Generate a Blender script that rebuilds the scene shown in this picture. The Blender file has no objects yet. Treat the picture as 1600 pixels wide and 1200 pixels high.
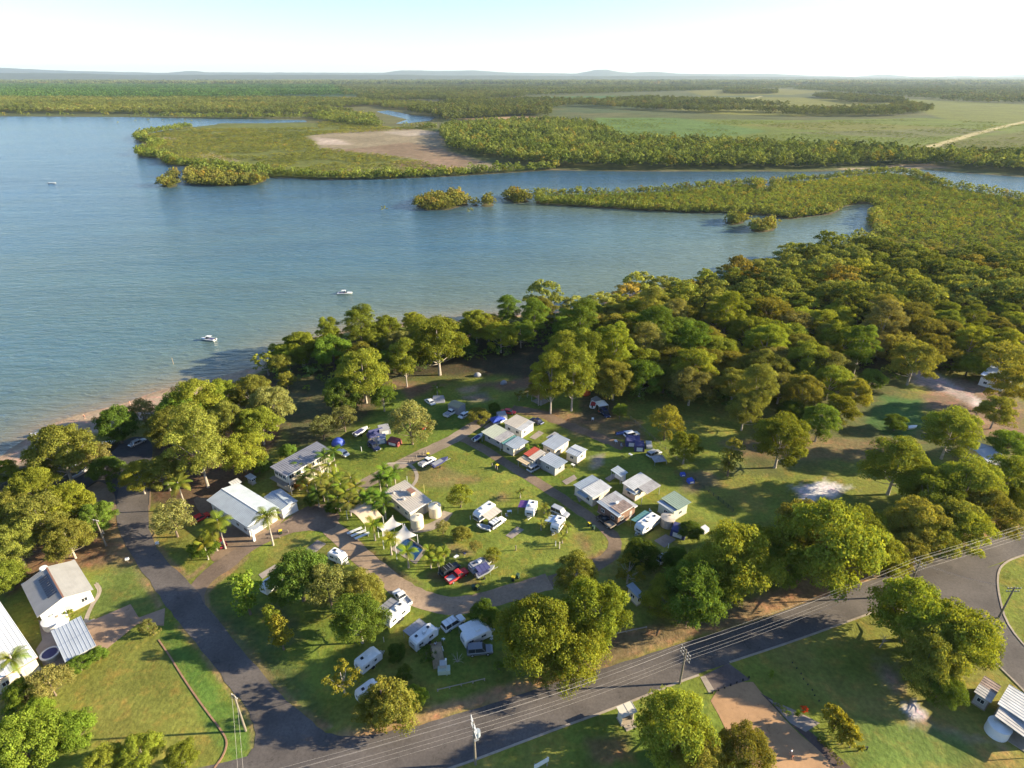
import bpy, math, random
import numpy as np
from mathutils import Vector, Matrix
R = math.radians
rnd = random.Random(7)
sc = bpy.context.scene
C = sc.collection
# ---------------- camera ----------------
H = 95.0; F = 932.0; PITCH = R(27.3)
cam_d = bpy.data.cameras.new('camera'); cam = bpy.data.objects.new('camera', cam_d); C.objects.link(cam)
cam.location = (0, 0, H); cam.rotation_euler = (R(90) - PITCH, 0, 0)
cam_d.sensor_width = 36; cam_d.lens = F / 1600 * 36; cam_d.clip_start = 1; cam_d.clip_end = 80000
sc.camera = cam
# ---------------- sky, sun, exposure ----------------
SUN_EL = 18.0; SUN_AZ = 86.5        # azimuth clockwise from +Y
W = bpy.data.worlds.new('World'); sc.world = W; W.use_nodes = True
wn = W.node_tree; bg = wn.nodes['Background']
sky = wn.nodes.new('ShaderNodeTexSky'); sky.sky_type = 'NISHITA'; sky.sun_disc = False
sky.sun_elevation = R(SUN_EL); sky.sun_rotation = R(SUN_AZ); sky.altitude = 50
sky.air_density = 1.0; sky.dust_density = 0.3; sky.ozone_density = 1.0
tint_ = wn.nodes.new('ShaderNodeVectorMath'); tint_.operation = 'MULTIPLY'; tint_.inputs[1].default_value = (.77, .90, 1.14)
wn.links.new(sky.outputs[0], tint_.inputs[0]); wn.links.new(tint_.outputs[0], bg.inputs[0]); bg.inputs[1].default_value = 0.071
sun_d = bpy.data.lights.new('sun', 'SUN'); sun_d.energy = 5.0; sun_d.angle = R(0.6); sun_d.color = (1, 0.86, 0.60)
sun = bpy.data.objects.new('sun', sun_d); C.objects.link(sun); sun.location = (200, 50, 200)
sd_ = Vector((math.sin(R(SUN_AZ)) * math.cos(R(SUN_EL)), math.cos(R(SUN_AZ)) * math.cos(R(SUN_EL)), math.sin(R(SUN_EL))))
sun.rotation_euler = (-sd_).to_track_quat('-Z', 'Y').to_euler()
vs = sc.view_settings; vs.view_transform = 'Standard'; vs.look = 'None'; vs.gamma = 1; vs.use_curve_mapping = False
vs.exposure = 1.82
cy = sc.cycles; cy.max_bounces = 5; cy.diffuse_bounces = 2; cy.glossy_bounces = 2; cy.transmission_bounces = 2
cy.volume_bounces = 0; cy.transparent_max_bounces = 4; cy.caustics_reflective = False; cy.caustics_refractive = False

# ---------------- helpers ----------------
cp, sp = math.cos(PITCH), math.sin(PITCH)
def G(u, v, z=0.0):
    """ground position (at height z) of a measured photo point"""
    xc = (u - 800) / F; yc = (600 - v) / F
    dx, dy, dz = xc, cp + yc * sp, -sp + yc * cp
    t = (z - H) / min(dz, -1e-4)
    return (dx * t, dy * t)
def depth(v, z=0.0):
    yc = (600 - v) / F; return (z - H) / (-sp + yc * cp)
def GP(pts, z=0.0): return np.array([G(u, v, z) for u, v in pts])

_m = {}
def mat(name, col, rough=0.7, metal=0.0, spec=0.3, noise=0.0, nscale=2.0, alpha=None, emit=None, trans=0.0):
    if name in _m: return _m[name]
    m = bpy.data.materials.new(name); m.use_nodes = True; nt = m.node_tree; b = nt.nodes['Principled BSDF']
    b.inputs['Base Color'].default_value = (*col, 1); b.inputs['Roughness'].default_value = rough
    b.inputs['Metallic'].default_value = metal; b.inputs['Specular IOR Level'].default_value = spec
    if noise:
        tc = nt.nodes.new('ShaderNodeTexCoord'); n = nt.nodes.new('ShaderNodeTexNoise'); n.inputs['Scale'].default_value = nscale
        n.inputs['Detail'].default_value = 5
        r = nt.nodes.new('ShaderNodeMapRange'); r.inputs[1].default_value = .25; r.inputs[2].default_value = .75
        r.inputs[3].default_value = 1 - noise; r.inputs[4].default_value = 1 + noise
        mx = nt.nodes.new('ShaderNodeVectorMath'); mx.operation = 'SCALE'; mx.inputs[0].default_value = col
        nt.links.new(tc.outputs['Object'], n.inputs['Vector']); nt.links.new(n.outputs[0], r.inputs[0])
        nt.links.new(r.outputs[0], mx.inputs['Scale']); nt.links.new(mx.outputs[0], b.inputs['Base Color'])
    _m[name] = m; return m

def tag(o, label=None, cat=None, group=None, kind=None):
    if label: o['label'] = label
    if cat: o['category'] = cat
    if group: o['group'] = group
    if kind: o['kind'] = kind
    return o
def empty(name, loc, rz=0, label=None, cat=None, group=None):
    o = bpy.data.objects.new(name, None); C.objects.link(o); o.location = loc; o.rotation_euler = (0, 0, rz)
    o.empty_display_size = .3
    return tag(o, label, cat, group)
def link(name, me, parent=None, loc=None, rot=None, scl=None):
    o = bpy.data.objects.new(name, me); C.objects.link(o)
    if parent: o.parent = parent
    if loc is not None: o.location = loc
    if rot is not None: o.rotation_euler = rot
    if scl is not None: o.scale = scl
    return o
class MB:
    """collects simple shapes, then links them as one mesh"""
    def __init__(s): s.v = []; s.f = []
    def add(s, vs, fs):
        n = len(s.v); s.v += [tuple(p) for p in vs]; s.f += [tuple(i + n for i in f) for f in fs]; return s
    def hexa(s, p):   # 8 pts, bottom 4 ccw then top 4
        return s.add(p, [(3,2,1,0),(4,5,6,7),(0,1,5,4),(1,2,6,5),(2,3,7,6),(3,0,4,7)])
    def box(s, x0, x1, y0, y1, z0, z1):
        return s.hexa([(x0,y0,z0),(x1,y0,z0),(x1,y1,z0),(x0,y1,z0),(x0,y0,z1),(x1,y0,z1),(x1,y1,z1),(x0,y1,z1)])
    def cbox(s, x, y, z, sx, sy, sz): return s.box(x-sx/2, x+sx/2, y-sy/2, y+sy/2, z, z+sz)
    def loft(s, rings, cap=True, closed=False):
        n = len(rings[0]); b = len(s.v)
        for r in rings: s.v += [tuple(p) for p in r]
        m = len(rings)
        for i in range(m - 1 + (1 if closed else 0)):
            for j in range(n):
                a = b + (i % m) * n; c = b + ((i + 1) % m) * n; k = (j + 1) % n
                s.f.append((a + j, a + k, c + k, c + j))
        if cap:
            s.f.append(tuple(b + j for j in range(n))[::-1]); s.f.append(tuple(b + (m-1)*n + j for j in range(n)))
        return s
    def cyl(s, x, y, z0, z1, r0, r1=None, n=12, ax='z'):
        r1 = r0 if r1 is None else r1; rs = []
        for z, r in ((z0, r0), (z1, r1)):
            ring = []
            for k in range(n):
                a = 2*math.pi*k/n; p, q = r*math.cos(a), r*math.sin(a)
                ring.append((x+p, y+q, z) if ax == 'z' else ((x+p, z, y+q) if ax == 'y' else (z, x+p, y+q)))
            rs.append(ring)
        return s.loft(rs)
    def tube(s, pts, rad, n=6):
        rings = []; pts = [Vector(p) for p in pts]
        for i, p in enumerate(pts):
            d = (pts[min(i+1, len(pts)-1)] - pts[max(i-1, 0)]).normalized()
            up = Vector((0,0,1)) if abs(d.z) < .95 else Vector((1,0,0))
            a = d.cross(up).normalized(); b2 = d.cross(a).normalized()
            r = rad[i] if isinstance(rad, (list, tuple)) else rad
            rings.append([p + a*r*math.cos(2*math.pi*k/n) + b2*r*math.sin(2*math.pi*k/n) for k in range(n)])
        return s.loft(rings)
    def prism(s, poly, z0, z1):
        n = len(poly); return s.loft([[(x, y, z0) for x, y in poly], [(x, y, z1) for x, y in poly]])
    def mesh(s, name, m, smooth=False):
        me = bpy.data.meshes.new(name); me.from_pydata(s.v, [], s.f); me.validate()
        import bmesh
        bm = bmesh.new(); bm.from_mesh(me); bmesh.ops.recalc_face_normals(bm, faces=bm.faces); bm.to_mesh(me); bm.free()
        if m: me.materials.append(m)
        if smooth: me.polygons.foreach_set('use_smooth', [True]*len(me.polygons))
        return me
    def build(s, name, m, parent=None, smooth=False, **k): return link(name, s.mesh(name, m, smooth), parent, **k)

def fast_mesh(name, V, Fq, m, smooth=False):
    """mesh from numpy arrays; Fq is (n,4) or (n,3)"""
    me = bpy.data.meshes.new(name); k = Fq.shape[1]
    me.vertices.add(len(V)); me.vertices.foreach_set('co', np.ascontiguousarray(V, dtype=np.float32).ravel())
    me.loops.add(Fq.size); me.loops.foreach_set('vertex_index', np.ascontiguousarray(Fq, dtype=np.int32).ravel())
    me.polygons.add(len(Fq)); me.polygons.foreach_set('loop_start', np.arange(0, Fq.size, k, dtype=np.int32))
    me.polygons.foreach_set('loop_total', np.full(len(Fq), k, dtype=np.int32))
    if smooth: me.polygons.foreach_set('use_smooth', np.ones(len(Fq), dtype=bool))
    me.update(); 
    if m: me.materials.append(m)
    return me

def sdist(P, poly):
    """signed distance to closed polygon, positive inside"""
    P = np.asarray(P, float); n = len(poly); d2 = np.full(len(P), 1e18); ins = np.zeros(len(P), bool)
    x, y = P[:, 0], P[:, 1]
    for i in range(n):
        ax, ay = poly[i]; bx, by = poly[(i+1) % n]; ex, ey = bx-ax, by-ay; L = ex*ex+ey*ey + 1e-12
        t = np.clip(((x-ax)*ex + (y-ay)*ey)/L, 0, 1); qx = x-ax-t*ex; qy = y-ay-t*ey
        d2 = np.minimum(d2, qx*qx+qy*qy)
        if ay != by:
            c = ((ay > y) != (by > y)) & (x < (bx-ax)*(y-ay)/(by-ay) + ax); ins ^= c
    d = np.sqrt(d2); return np.where(ins, d, -d)
def inside(P, poly): return sdist(P, poly) > 0
def vnoise(x, y, s, seed=0):
    """smooth value noise in numpy, 0..1"""
    r = np.random.RandomState(seed); T = r.rand(256, 256); x = x/s + 1000.3; y = y/s + 1000.7
    xi = np.floor(x).astype(int); yi = np.floor(y).astype(int); fx = x-xi; fy = y-yi
    fx = fx*fx*(3-2*fx); fy = fy*fy*(3-2*fy)
    a = T[xi % 256, yi % 256]; b = T[(xi+1) % 256, yi % 256]; c = T[xi % 256, (yi+1) % 256]; d = T[(xi+1) % 256, (yi+1) % 256]
    return (a*(1-fx)+b*fx)*(1-fy) + (c*(1-fx)+d*fx)*fy
def fnoise(x, y, s, seed=0): return .5*vnoise(x,y,s,seed)+.3*vnoise(x,y,s/2.3,seed+1)+.2*vnoise(x,y,s/5.1,seed+2)

# ---------------- land and water outlines, measured from the photo ----------------
WL = -0.5
near_shore = [(-700,980),(-60,735),(0,714),(22,697),(62,670),(100,655),(150,641),(200,628),(240,612),(290,600),(345,588),(400,572),(440,548),(520,520),
 (580,512),(640,507),(760,496),(850,490),(920,478),(1000,455),(1085,442),(1180,418),(1260,395),(1305,384),(1372,370),(1356,347),(1371,320),
 (1345,318),(1318,323),(1300,335),(1230,343),(1205,338),(1135,333),(1080,333),(1000,329),(900,323),(840,319),(836,305),(950,304),(1060,299),
 (1140,290),(1192,287),(1198,301),(1206,287),(1270,282),(1380,270),(1430,275),(1480,292),(1600,312),(2400,420)]
L_NEAR = np.vstack([GP(near_shore, WL), [(900, 20), (500, -60), (-300, -60), (-400, 20)]])
far_shore = [(-1400,178),(0,182),(200,183),(330,185.5),(420,186.5),(476,187.5),(480,190.5),(420,192.5),(345,192.5),(335,195),(285,200),(250,205),(215,212),(212,219),(242,228),(216,238),
 (218,245),(250,248),(262,258),(310,262),(370,268),(420,277),(500,281),(580,281),(700,276),(800,270),(860,266),(1000,268),(1150,268),(1290,268),
 (1385,263),(1410,262),(1500,270),(1600,277),(2600,330)]
L_FAR = np.vstack([GP(far_shore, WL), [(30000, 600), (30000, 33000), (-30000, 33000), (-30000, 1800)]])
CREEK = GP([(588,174),(606,172),(640,179),(680,183),(672,188),(640,192),(618,193),(636,186),(610,180)], 0)
GAP = GP([(1192,287),(1207,287),(1206,299),(1198,302),(1192,298)], 0)
isles_px = [[(250,291),(258,286),(272,286),(279,291),(266,294)], [(262,278),(272,274),(280,278),(270,281)],
 [(290,284),(296,272),(318,264),(345,275),(380,274),(418,281),(400,289),(345,291),(300,289)],
 [(650,322),(662,312),(690,308),(720,310),(733,320),(700,328),(665,329)], [(737,321),(742,316),(748,321),(742,323)], [(752,322),(760,313),(770,317),(772,322),(762,324)],
 [(787,310),(800,306),(822,309),(828,316),(806,318)], [(1132,349),(1142,343),(1158,343),(1166,348),(1146,352)], [(1173,361),(1180,354),(1196,352),(1212,354),(1208,361),(1190,364)]]
ISLES = [GP(p, WL) for p in isles_px]

# ---------------- terrain: one sheet to the horizon ----------------
def grid(nr, nc, y0, y1, pw=1.0):
    t = np.linspace(0, 1, nr); ys = y0*(y1/y0)**t; us = np.linspace(-1.45, 1.45, nc)
    Y, U = np.meshgrid(ys, us, indexing='ij'); X = U*(Y + 40); return X, Y
NR, NC = 860, 560
GX, GY = grid(NR, NC, 24, 30000)
P = np.stack([GX.ravel(), GY.ravel()], 1); gx, gy = P[:, 0], P[:, 1]
def sd_land(P):
    s = np.maximum(sdist(P, L_NEAR), sdist(P, L_FAR))
    m = P[:, 1] < 1500
    for poly in ISLES:
        c = poly.mean(0); r = np.abs(poly-c).max()+40; k = (np.abs(P[:,0]-c[0]) < r) & (np.abs(P[:,1]-c[1]) < r)
        if k.any(): s[k] = np.maximum(s[k], sdist(P[k], poly))
    s = np.where(P[:,1] > 400, np.minimum(s, -sdist(P, CREEK)), s)
    k = (P[:,1] > 400) & (P[:,1] < 900); s[k] = np.minimum(s[k], -sdist(P[k], GAP))
    return s
S = sd_land(P) + (fnoise(gx, gy, 14, 5)-.5)*np.clip(gy/90, 1, 6)
far_f = np.clip((gy-250)/400, 0, 1)
wid = 12*(1-far_f) + 5*far_f
z = np.clip(WL + S*0.5/wid, -2.4, 0.0)
z += np.where(gy > 4000, (fnoise(gx, gy, 2600, 11)-.45)*np.clip((gy-4000)/9000, 0, 1)*55, 0)
col = np.zeros((len(P), 3))
n1 = fnoise(gx, gy, 9, 1); n2 = fnoise(gx, gy, 40, 2); n3 = fnoise(gx, gy, 3, 3)
def mixc(c, a, b, t): t = np.clip(t, 0, 1)[:, None]; return a*(1-t)+np.array(b)*t
GRASS = np.array([.150, .176, .030]); DRY = np.array([.205, .165, .050]); LUSH = np.array([.090, .140, .022])
col[:] = GRASS
col = mixc(0, col, DRY, (n2-.45)*2.2 + (n1-.5)); col = mixc(0, col, LUSH, (.48-n2)*3)
# far land tones
FARC = np.array([.075, .088, .030])
nf = fnoise(gx, gy, 700, 21); nf2 = fnoise(gx, gy, 150, 22)
fc = np.tile(FARC, (len(P), 1)); fc = mixc(0, fc, (.06, .085, .035), (nf-.5)*4 + (nf2-.5)); fc = mixc(0, fc, (.11, .105, .045), (.42-nf2)*3)
col = np.where((gy > 380)[:, None], fc, col)
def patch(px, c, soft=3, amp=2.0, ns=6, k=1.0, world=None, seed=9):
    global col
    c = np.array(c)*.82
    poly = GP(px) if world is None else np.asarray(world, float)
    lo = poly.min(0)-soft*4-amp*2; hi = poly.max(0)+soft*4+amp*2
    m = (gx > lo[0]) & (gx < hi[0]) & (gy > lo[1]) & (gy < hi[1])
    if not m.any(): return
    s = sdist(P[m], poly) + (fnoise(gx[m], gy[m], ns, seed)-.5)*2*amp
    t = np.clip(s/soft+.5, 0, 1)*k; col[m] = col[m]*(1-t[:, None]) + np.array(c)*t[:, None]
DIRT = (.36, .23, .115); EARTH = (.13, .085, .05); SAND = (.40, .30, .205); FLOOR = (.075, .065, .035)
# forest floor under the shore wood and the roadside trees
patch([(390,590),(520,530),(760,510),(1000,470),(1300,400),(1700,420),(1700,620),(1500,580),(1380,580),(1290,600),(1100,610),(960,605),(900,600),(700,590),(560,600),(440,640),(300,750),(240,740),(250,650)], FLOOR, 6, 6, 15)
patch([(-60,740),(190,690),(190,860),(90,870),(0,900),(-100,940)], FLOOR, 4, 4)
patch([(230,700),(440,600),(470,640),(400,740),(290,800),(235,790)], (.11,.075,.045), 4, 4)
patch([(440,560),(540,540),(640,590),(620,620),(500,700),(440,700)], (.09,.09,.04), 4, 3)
patch([(280,770),(400,700),(420,720),(330,800),(300,815)], (.15,.10,.06), 3, 2)
patch([(20,860),(200,835),(215,870),(130,890),(60,900),(20,925)], (.19,.12,.065), 3, 2)
patch([(160,830),(205,830),(225,880),(190,890)], (.26,.19,.09), 3, 2)
patch([(600,595),(730,600),(840,590),(830,612),(700,602),(640,625)], (.20,.13,.075), 3, 3)
patch([(1180,640),(1420,560),(1420,640),(1600,700),(1600,760),(1420,700),(1240,740),(1140,740)], (.12,.13,.045), 6, 5)
patch([(1450,590),(1560,600),(1600,640),(1600,700),(1540,680),(1500,650),(1440,640)], (.25,.17,.11), 4, 4)
patch([(1380,620),(1440,625),(1450,665),(1400,690),(1350,660)], (.075,.15,.04), 3, 3)
patch([(1490,640),(1540,648),(1560,665),(1500,655)], (.36,.24,.15), 2, 2)
patch([(1420,560),(1470,590),(1520,615),(1548,635),(1530,640),(1490,618),(1430,600)], (.42,.34,.30), 2, 2.5, 5)
patch([(1515,615),(1548,632),(1545,637),(1520,633)], (.60,.55,.50), 1.5, 1)
patch([(1252,780),(1258,757),(1290,751),(1318,760),(1312,775),(1275,783)], (.62,.58,.56), 2.5, 5.5, 4, seed=31)
patch([(1415,1105),(1430,1098),(1448,1112),(1440,1130),(1425,1135)], (.55,.50,.48), 1.4, 2.2, 3, seed=33)
patch([(1430,1130),(1470,1140),(1530,1150),(1560,1160),(1500,1165),(1455,1150)], (.33,.25,.15), 2, 2.5, 4)
patch([(1370,1030),(1400,1035),(1410,1070),(1395,1085),(1375,1060)], (.30,.22,.14), 2, 2, 3)
# beach: sand along the near shore
bp = GP([(-200,790),(-60,742),(0,735),(60,720),(90,690),(170,672),(240,650),(300,620),(370,598),(430,565),(420,550),(340,560),(250,585),(150,625),(60,650),(0,690),(-200,740)])
patch(None, SAND, 2, .8, 5, world=bp)
nb = (S > -14) & (S < 3.5) & (gy < 520) & (gx < 260); t = np.clip((3.5-S[nb])/2, 0, 1)[:, None]
col[nb] = col[nb]*(1-t) + np.array((.30,.22,.145))*t
# dirt verges beside the main road
patch([(500,1155),(560,1165),(640,1140),(810,1088),(900,1055),(1060,1000),(1180,973),(1380,900),(1480,863),(1600,820),(1700,780),(1700,755),(1600,795),(1480,840),(1380,862),(1250,905),(1160,945),(1050,980),(960,985),(880,1040),(830,1060),(700,1095),(600,1135),(540,1145)], DIRT, 1.6, 1.2, 3)
patch([(960,985),(1060,975),(1180,940),(1120,985),(960,1030),(880,1050)], (.16,.12,.06), 3, 3, 5)
patch([(1060,975),(1120,960),(1180,935),(1170,955),(1100,985)], (.20,.15,.08), 2, 2, 4)
for lft in ([(179,800),(189,844),(216,884),(236,911),(256,945),(246,952),(222,915),(205,888),(178,848),(170,800)],
            [(283,975),(321,1023),(358,1073),(385,1104),(398,1134),(400,1175),(393,1175),(388,1130),(372,1100),(350,1072),(312,1020),(275,975)],
            [(506,1143),(466,1113),(422,1070),(371,1009),(318,945),(308,925),(337,903),(388,866),(390,872),(345,908),(324,928),(330,945),(382,1000),(430,1060),(476,1105),(520,1135)],
            [(230,800),(236,844),(263,881),(294,907),(327,885),(320,880),(296,898),(272,878),(243,842),(236,800)]):
    patch(lft, (.30,.21,.10), .8, .5, 2)
# lawn pieces: mown tones, bare marks
patch([(100,1060),(240,985),(355,1145),(330,1200),(160,1200),(140,1110)], (.20,.19,.045), 3, 3, 12, .6)
patch([(260,970),(400,1150),(390,1200),(360,1200),(250,1000)], (.10,.19,.035), 1.5, 1, 5, .8)
patch([(150,900),(215,880),(245,940),(240,960),(140,970)], (.13,.18,.045), 2, 2, 6, .7)
patch([(318,960),(330,930),(400,980),(520,1130),(500,1140),(440,1080)], (.075,.10,.035), 3, 2, 6, .8)
patch([(545,745),(700,690),(800,745),(900,800),(960,850),(900,900),(760,930),(680,900),(640,860),(620,740)], (.170,.200,.036), 6, 3, 9, .7)
for q, c in (([(640,740),(690,725),(750,750),(700,765),(650,760)], (.19,.16,.06)), ([(905,870),(950,860),(955,880),(915,885)], (.24,.14,.07)), ([(905,835),(925,845),(925,865),(905,860)], (.21,.14,.065)),
             ([(770,775),(785,770),(788,780),(775,784)], (.22,.16,.07)), ([(720,905),(740,900),(745,915),(725,920)], (.17,.11,.06)), ([(700,850),(740,860),(745,870),(700,868)], (.24,.16,.08)),
             ([(440,830),(520,850),(545,880),(480,880),(420,880)], (.20,.20,.05)), ([(840,650),(1000,660),(1010,690),(900,680)], (.20,.14,.075)), ([(780,640),(880,640),(960,655),(900,665)], (.22,.14,.075)),
             ([(1120,690),(1250,680),(1420,690),(1380,720),(1160,715)], (.19,.145,.07)), ([(1060,740),(1110,735),(1130,760),(1070,770)], (.17,.14,.08)), ([(905,612),(960,605),(960,650),(910,660)], (.10,.085,.05)),
             ([(855,1010),(880,1000),(900,1040),(860,1050)], (.12,.10,.05)), ([(400,950),(450,940),(470,1000),(430,1010)], (.095,.115,.045)), ([(1020,1140),(1100,1100),(1100,1200),(1000,1200)], (.11,.17,.04)),
             ([(920,1160),(980,1150),(990,1190),(930,1190)], (.20,.13,.06)), ([(1280,1180),(1350,1180),(1340,1120),(1500,1150),(1560,1200),(1290,1200)], (.12,.185,.04)), ([(925,716),(940,711),(942,724),(928,730)], (.34,.30,.26)), ([(550,625),(575,618),(580,640),(555,640)], (.15,.11,.07)),
             ([(715,608),(745,603),(748,612),(722,616)], (.34,.25,.16)), ([(725,620),(760,612),(765,625),(735,630)], (.24,.20,.15)), ([(505,872),(560,850),(640,900),(660,915),(625,905),(560,868)], (.13,.08,.05)), ([(668,900),(770,865),(775,875),(690,915)], (.16,.09,.05))):
    patch(q, c, 2.0, 1.6, 4, .85)
# gravel and dirt tracks in the park
def strip(px, w):
    """left/right outline of a track from its middle line, for patches and sheets"""
    c = GP(px); d = np.gradient(c, axis=0); d /= np.linalg.norm(d, axis=1)[:, None]+1e-9; n = np.stack([-d[:, 1], d[:, 0]], 1)
    w = np.asarray(w, float)*np.ones(len(c)); return np.vstack([c+n*w[:, None]/2, (c-n*w[:, None]/2)[::-1]])
GRAVEL = (.36,.27,.19)
# far side of the bay
patch([(214,214),(340,193),(480,192),(690,200),(700,275),(420,278),(260,255),(216,240)], (.13,.15,.035), 8, 8, 30)
for q, c in (([(482,212),(560,203),(640,200),(692,206),(700,236),(740,248),(800,262),(780,266),(690,262),(640,248),(560,238),(500,232)], (.27,.225,.145)),
             ([(640,222),(690,232),(760,256),(700,256),(600,240),(520,236)], (.22,.16,.10)), ([(590,207),(660,203),(688,208),(640,213)], (.38,.33,.25)), ([(495,215),(530,218),(545,226),(500,226)], (.45,.38,.30)),
             ([(300,245),(330,238),(370,252),(330,250)], (.40,.33,.22)), ([(240,215),(280,214),(275,218),(245,218)], (.38,.30,.20)), ([(470,163),(600,160),(600,165),(480,166)], (.30,.22,.15)),
             ([(500,270),(520,262),(740,258),(760,262),(700,268)], (.25,.24,.10)), ([(600,255),(700,245),(740,262),(640,266)], (.24,.17,.11)), ([(1380,258),(1450,255),(1480,262),(1400,263)], (.40,.30,.20)),
             ([(1000,267.2),(1060,267.2),(1080,268),(1000,268)], (.4,.32,.24)), ([(860,265),(890,264),(915,267),(870,268)], (.40,.32,.22)), ([(1310,263),(1385,262),(1385,264),(1320,265)], (.40,.32,.22)),
             ([(700,186),(800,182),(850,184),(800,188)], (.34,.24,.14)), ([(770,184),(820,181),(860,183),(800,187)], (.36,.25,.14)),
             # fields
             ([(930,184),(1110,186),(1260,188),(1450,184),(1700,200),(1700,262),(1450,248),(1250,228),(1050,222),(930,214)], (.125,.165,.022)),
             ([(860,160),(950,152),(1240,152),(1400,160),(1440,172),(1390,178),(1240,182),(1110,178),(1000,164)], (.165,.17,.03)),
             ([(1330,165),(1420,155),(1700,168),(1700,200),(1480,188),(1440,174)], (.145,.165,.03)), ([(1070,142),(1200,138),(1290,142),(1240,148),(1100,150)], (.16,.16,.035)),
             ([(1400,232),(1600,205),(1700,210),(1700,262),(1480,250)], (.115,.12,.025)), ([(930,184),(1060,184),(1200,205),(1100,220),(930,214)], (.10,.17,.04)), ([(810,152),(960,149),(970,155),(870,160)], (.065,.13,.035)),
             ([(1140,195),(1300,190),(1500,200),(1350,208)], (.15,.155,.03)), ([(1230,207),(1500,200),(1580,206),(1420,216)], (.13,.14,.05)),
             ([(-400,132),(520,133),(540,150),(440,153),(240,154),(-400,154)], (.04,.085,.03)), ([(440,138),(700,136),(700,146),(540,150)], (.045,.10,.03)), ([(-400,124),(800,124),(800,133),(-400,132)], (.10,.085,.045)),
             ([(380,165),(480,162),(690,170),(690,200),(480,192),(400,184)], (.13,.13,.05)), ([(530,150),(820,150),(690,168),(560,166)], (.10,.105,.045))):
    patch(q, c, 12, 8, 40, .9)
patch(None, (.46,.40,.20), 4, 2, 10, .9, world=strip([(1438,233),(1470,225),(1520,210),(1570,197),(1700,170)], 15))
patch(None, (.42,.37,.18), 6, 2, 10, .8, world=strip([(1128,168),(1150,162),(1190,150)], 16))
# mangrove mud under the spit and the right bank
patch([(835,303),(1140,288),(1380,268),(1480,290),(1600,310),(1900,350),(1900,440),(1500,395),(1300,385),(1372,370),(1357,347),(1370,318),(1230,346),(900,324)], (.05,.06,.025), 3, 2)
patch([(1490,398),(1600,405),(1600,412),(1500,404)], (.25,.17,.12), 2, 2)
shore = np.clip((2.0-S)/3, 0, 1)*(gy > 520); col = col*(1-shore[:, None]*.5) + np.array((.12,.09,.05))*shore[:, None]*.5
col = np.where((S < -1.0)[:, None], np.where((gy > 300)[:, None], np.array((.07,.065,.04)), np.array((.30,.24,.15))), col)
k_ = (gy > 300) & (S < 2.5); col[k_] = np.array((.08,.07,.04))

def nodes_of(name):
    m = bpy.data.materials.new(name); m.use_nodes = True; return m, m.node_tree, m.node_tree.nodes['Principled BSDF']
def N(nt, t, **k):
    n = nt.nodes.new(t)
    for a, b in k.items():
        if a.startswith('i_'): n.inputs[int(a[2:]) if a[2:].isdigit() else a[2:].replace('_', ' ')].default_value = b
        else: setattr(n, a, b)
    return n
def setcol(me, name, arr):
    a = me.attributes.new(name, 'FLOAT_COLOR', 'POINT'); b = np.ones((len(arr), 4), dtype=np.float32); b[:, :3] = arr; a.data.foreach_set('color', b.ravel())
def setf(me, name, arr):
    a = me.attributes.new(name, 'FLOAT', 'POINT'); a.data.foreach_set('value', np.asarray(arr, dtype=np.float32))

# ground
gm, nt, b = nodes_of('ground'); L = nt.links.new
at = N(nt, 'ShaderNodeAttribute', attribute_name='tone'); tc = N(nt, 'ShaderNodeTexCoord')
na = N(nt, 'ShaderNodeTexNoise', i_Scale=1.1, i_Detail=6, i_Roughness=.65); nb_ = N(nt, 'ShaderNodeTexNoise', i_Scale=.12, i_Detail=4)
nc_ = N(nt, 'ShaderNodeTexNoise', i_Scale=.015, i_Detail=5)
for q in (na, nb_, nc_): L(tc.outputs['Object'], q.inputs['Vector'])
r1 = N(nt, 'ShaderNodeMapRange', i_1=.3, i_2=.7, i_3=.72, i_4=1.28); L(na.outputs[0], r1.inputs[0])
r2 = N(nt, 'ShaderNodeMapRange', i_1=.3, i_2=.7, i_3=.80, i_4=1.2); L(nb_.outputs[0], r2.inputs[0])
r3 = N(nt, 'ShaderNodeMapRange', i_1=.3, i_2=.7, i_3=.82, i_4=1.18); L(nc_.outputs[0], r3.inputs[0])
mm = N(nt, 'ShaderNodeMath', operation='MULTIPLY'); L(r1.outputs[0], mm.inputs[0]); L(r2.outputs[0], mm.inputs[1])
m3 = N(nt, 'ShaderNodeMath', operation='MULTIPLY'); L(mm.outputs[0], m3.inputs[0]); L(r3.outputs[0], m3.inputs[1])
vm = N(nt, 'ShaderNodeVectorMath', operation='SCALE'); L(at.outputs['Color'], vm.inputs[0]); L(m3.outputs[0], vm.inputs['Scale'])
nd = N(nt, 'ShaderNodeTexNoise', i_Scale=.33, i_Detail=7, i_Roughness=.72); L(tc.outputs['Object'], nd.inputs['Vector'])
rd = N(nt, 'ShaderNodeMapRange', i_1=.5, i_2=.66, i_3=0., i_4=1.); L(nd.outputs[0], rd.inputs[0])
vd = N(nt, 'ShaderNodeVectorMath', operation='MULTIPLY'); vd.inputs[1].default_value = (1.5, 1.1, 1.2); L(vm.outputs[0], vd.inputs[0])
mxd = N(nt, 'ShaderNodeMix', data_type='RGBA'); L(rd.outputs[0], mxd.inputs[0]); L(vm.outputs[0], mxd.inputs[6]); L(vd.outputs[0], mxd.inputs[7])
L(mxd.outputs[2], b.inputs['Base Color']); b.inputs['Roughness'].default_value = .95; b.inputs['Specular IOR Level'].default_value = .1
bp_ = N(nt, 'ShaderNodeBump', i_Strength=.9, i_Distance=.18); L(na.outputs[0], bp_.inputs['Height']); L(bp_.outputs[0], b.inputs['Normal'])
idx = np.arange(NR*NC).reshape(NR, NC)
Fq = np.stack([idx[:-1, :-1], idx[:-1, 1:], idx[1:, 1:], idx[1:, :-1]], -1).reshape(-1, 4)
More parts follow.
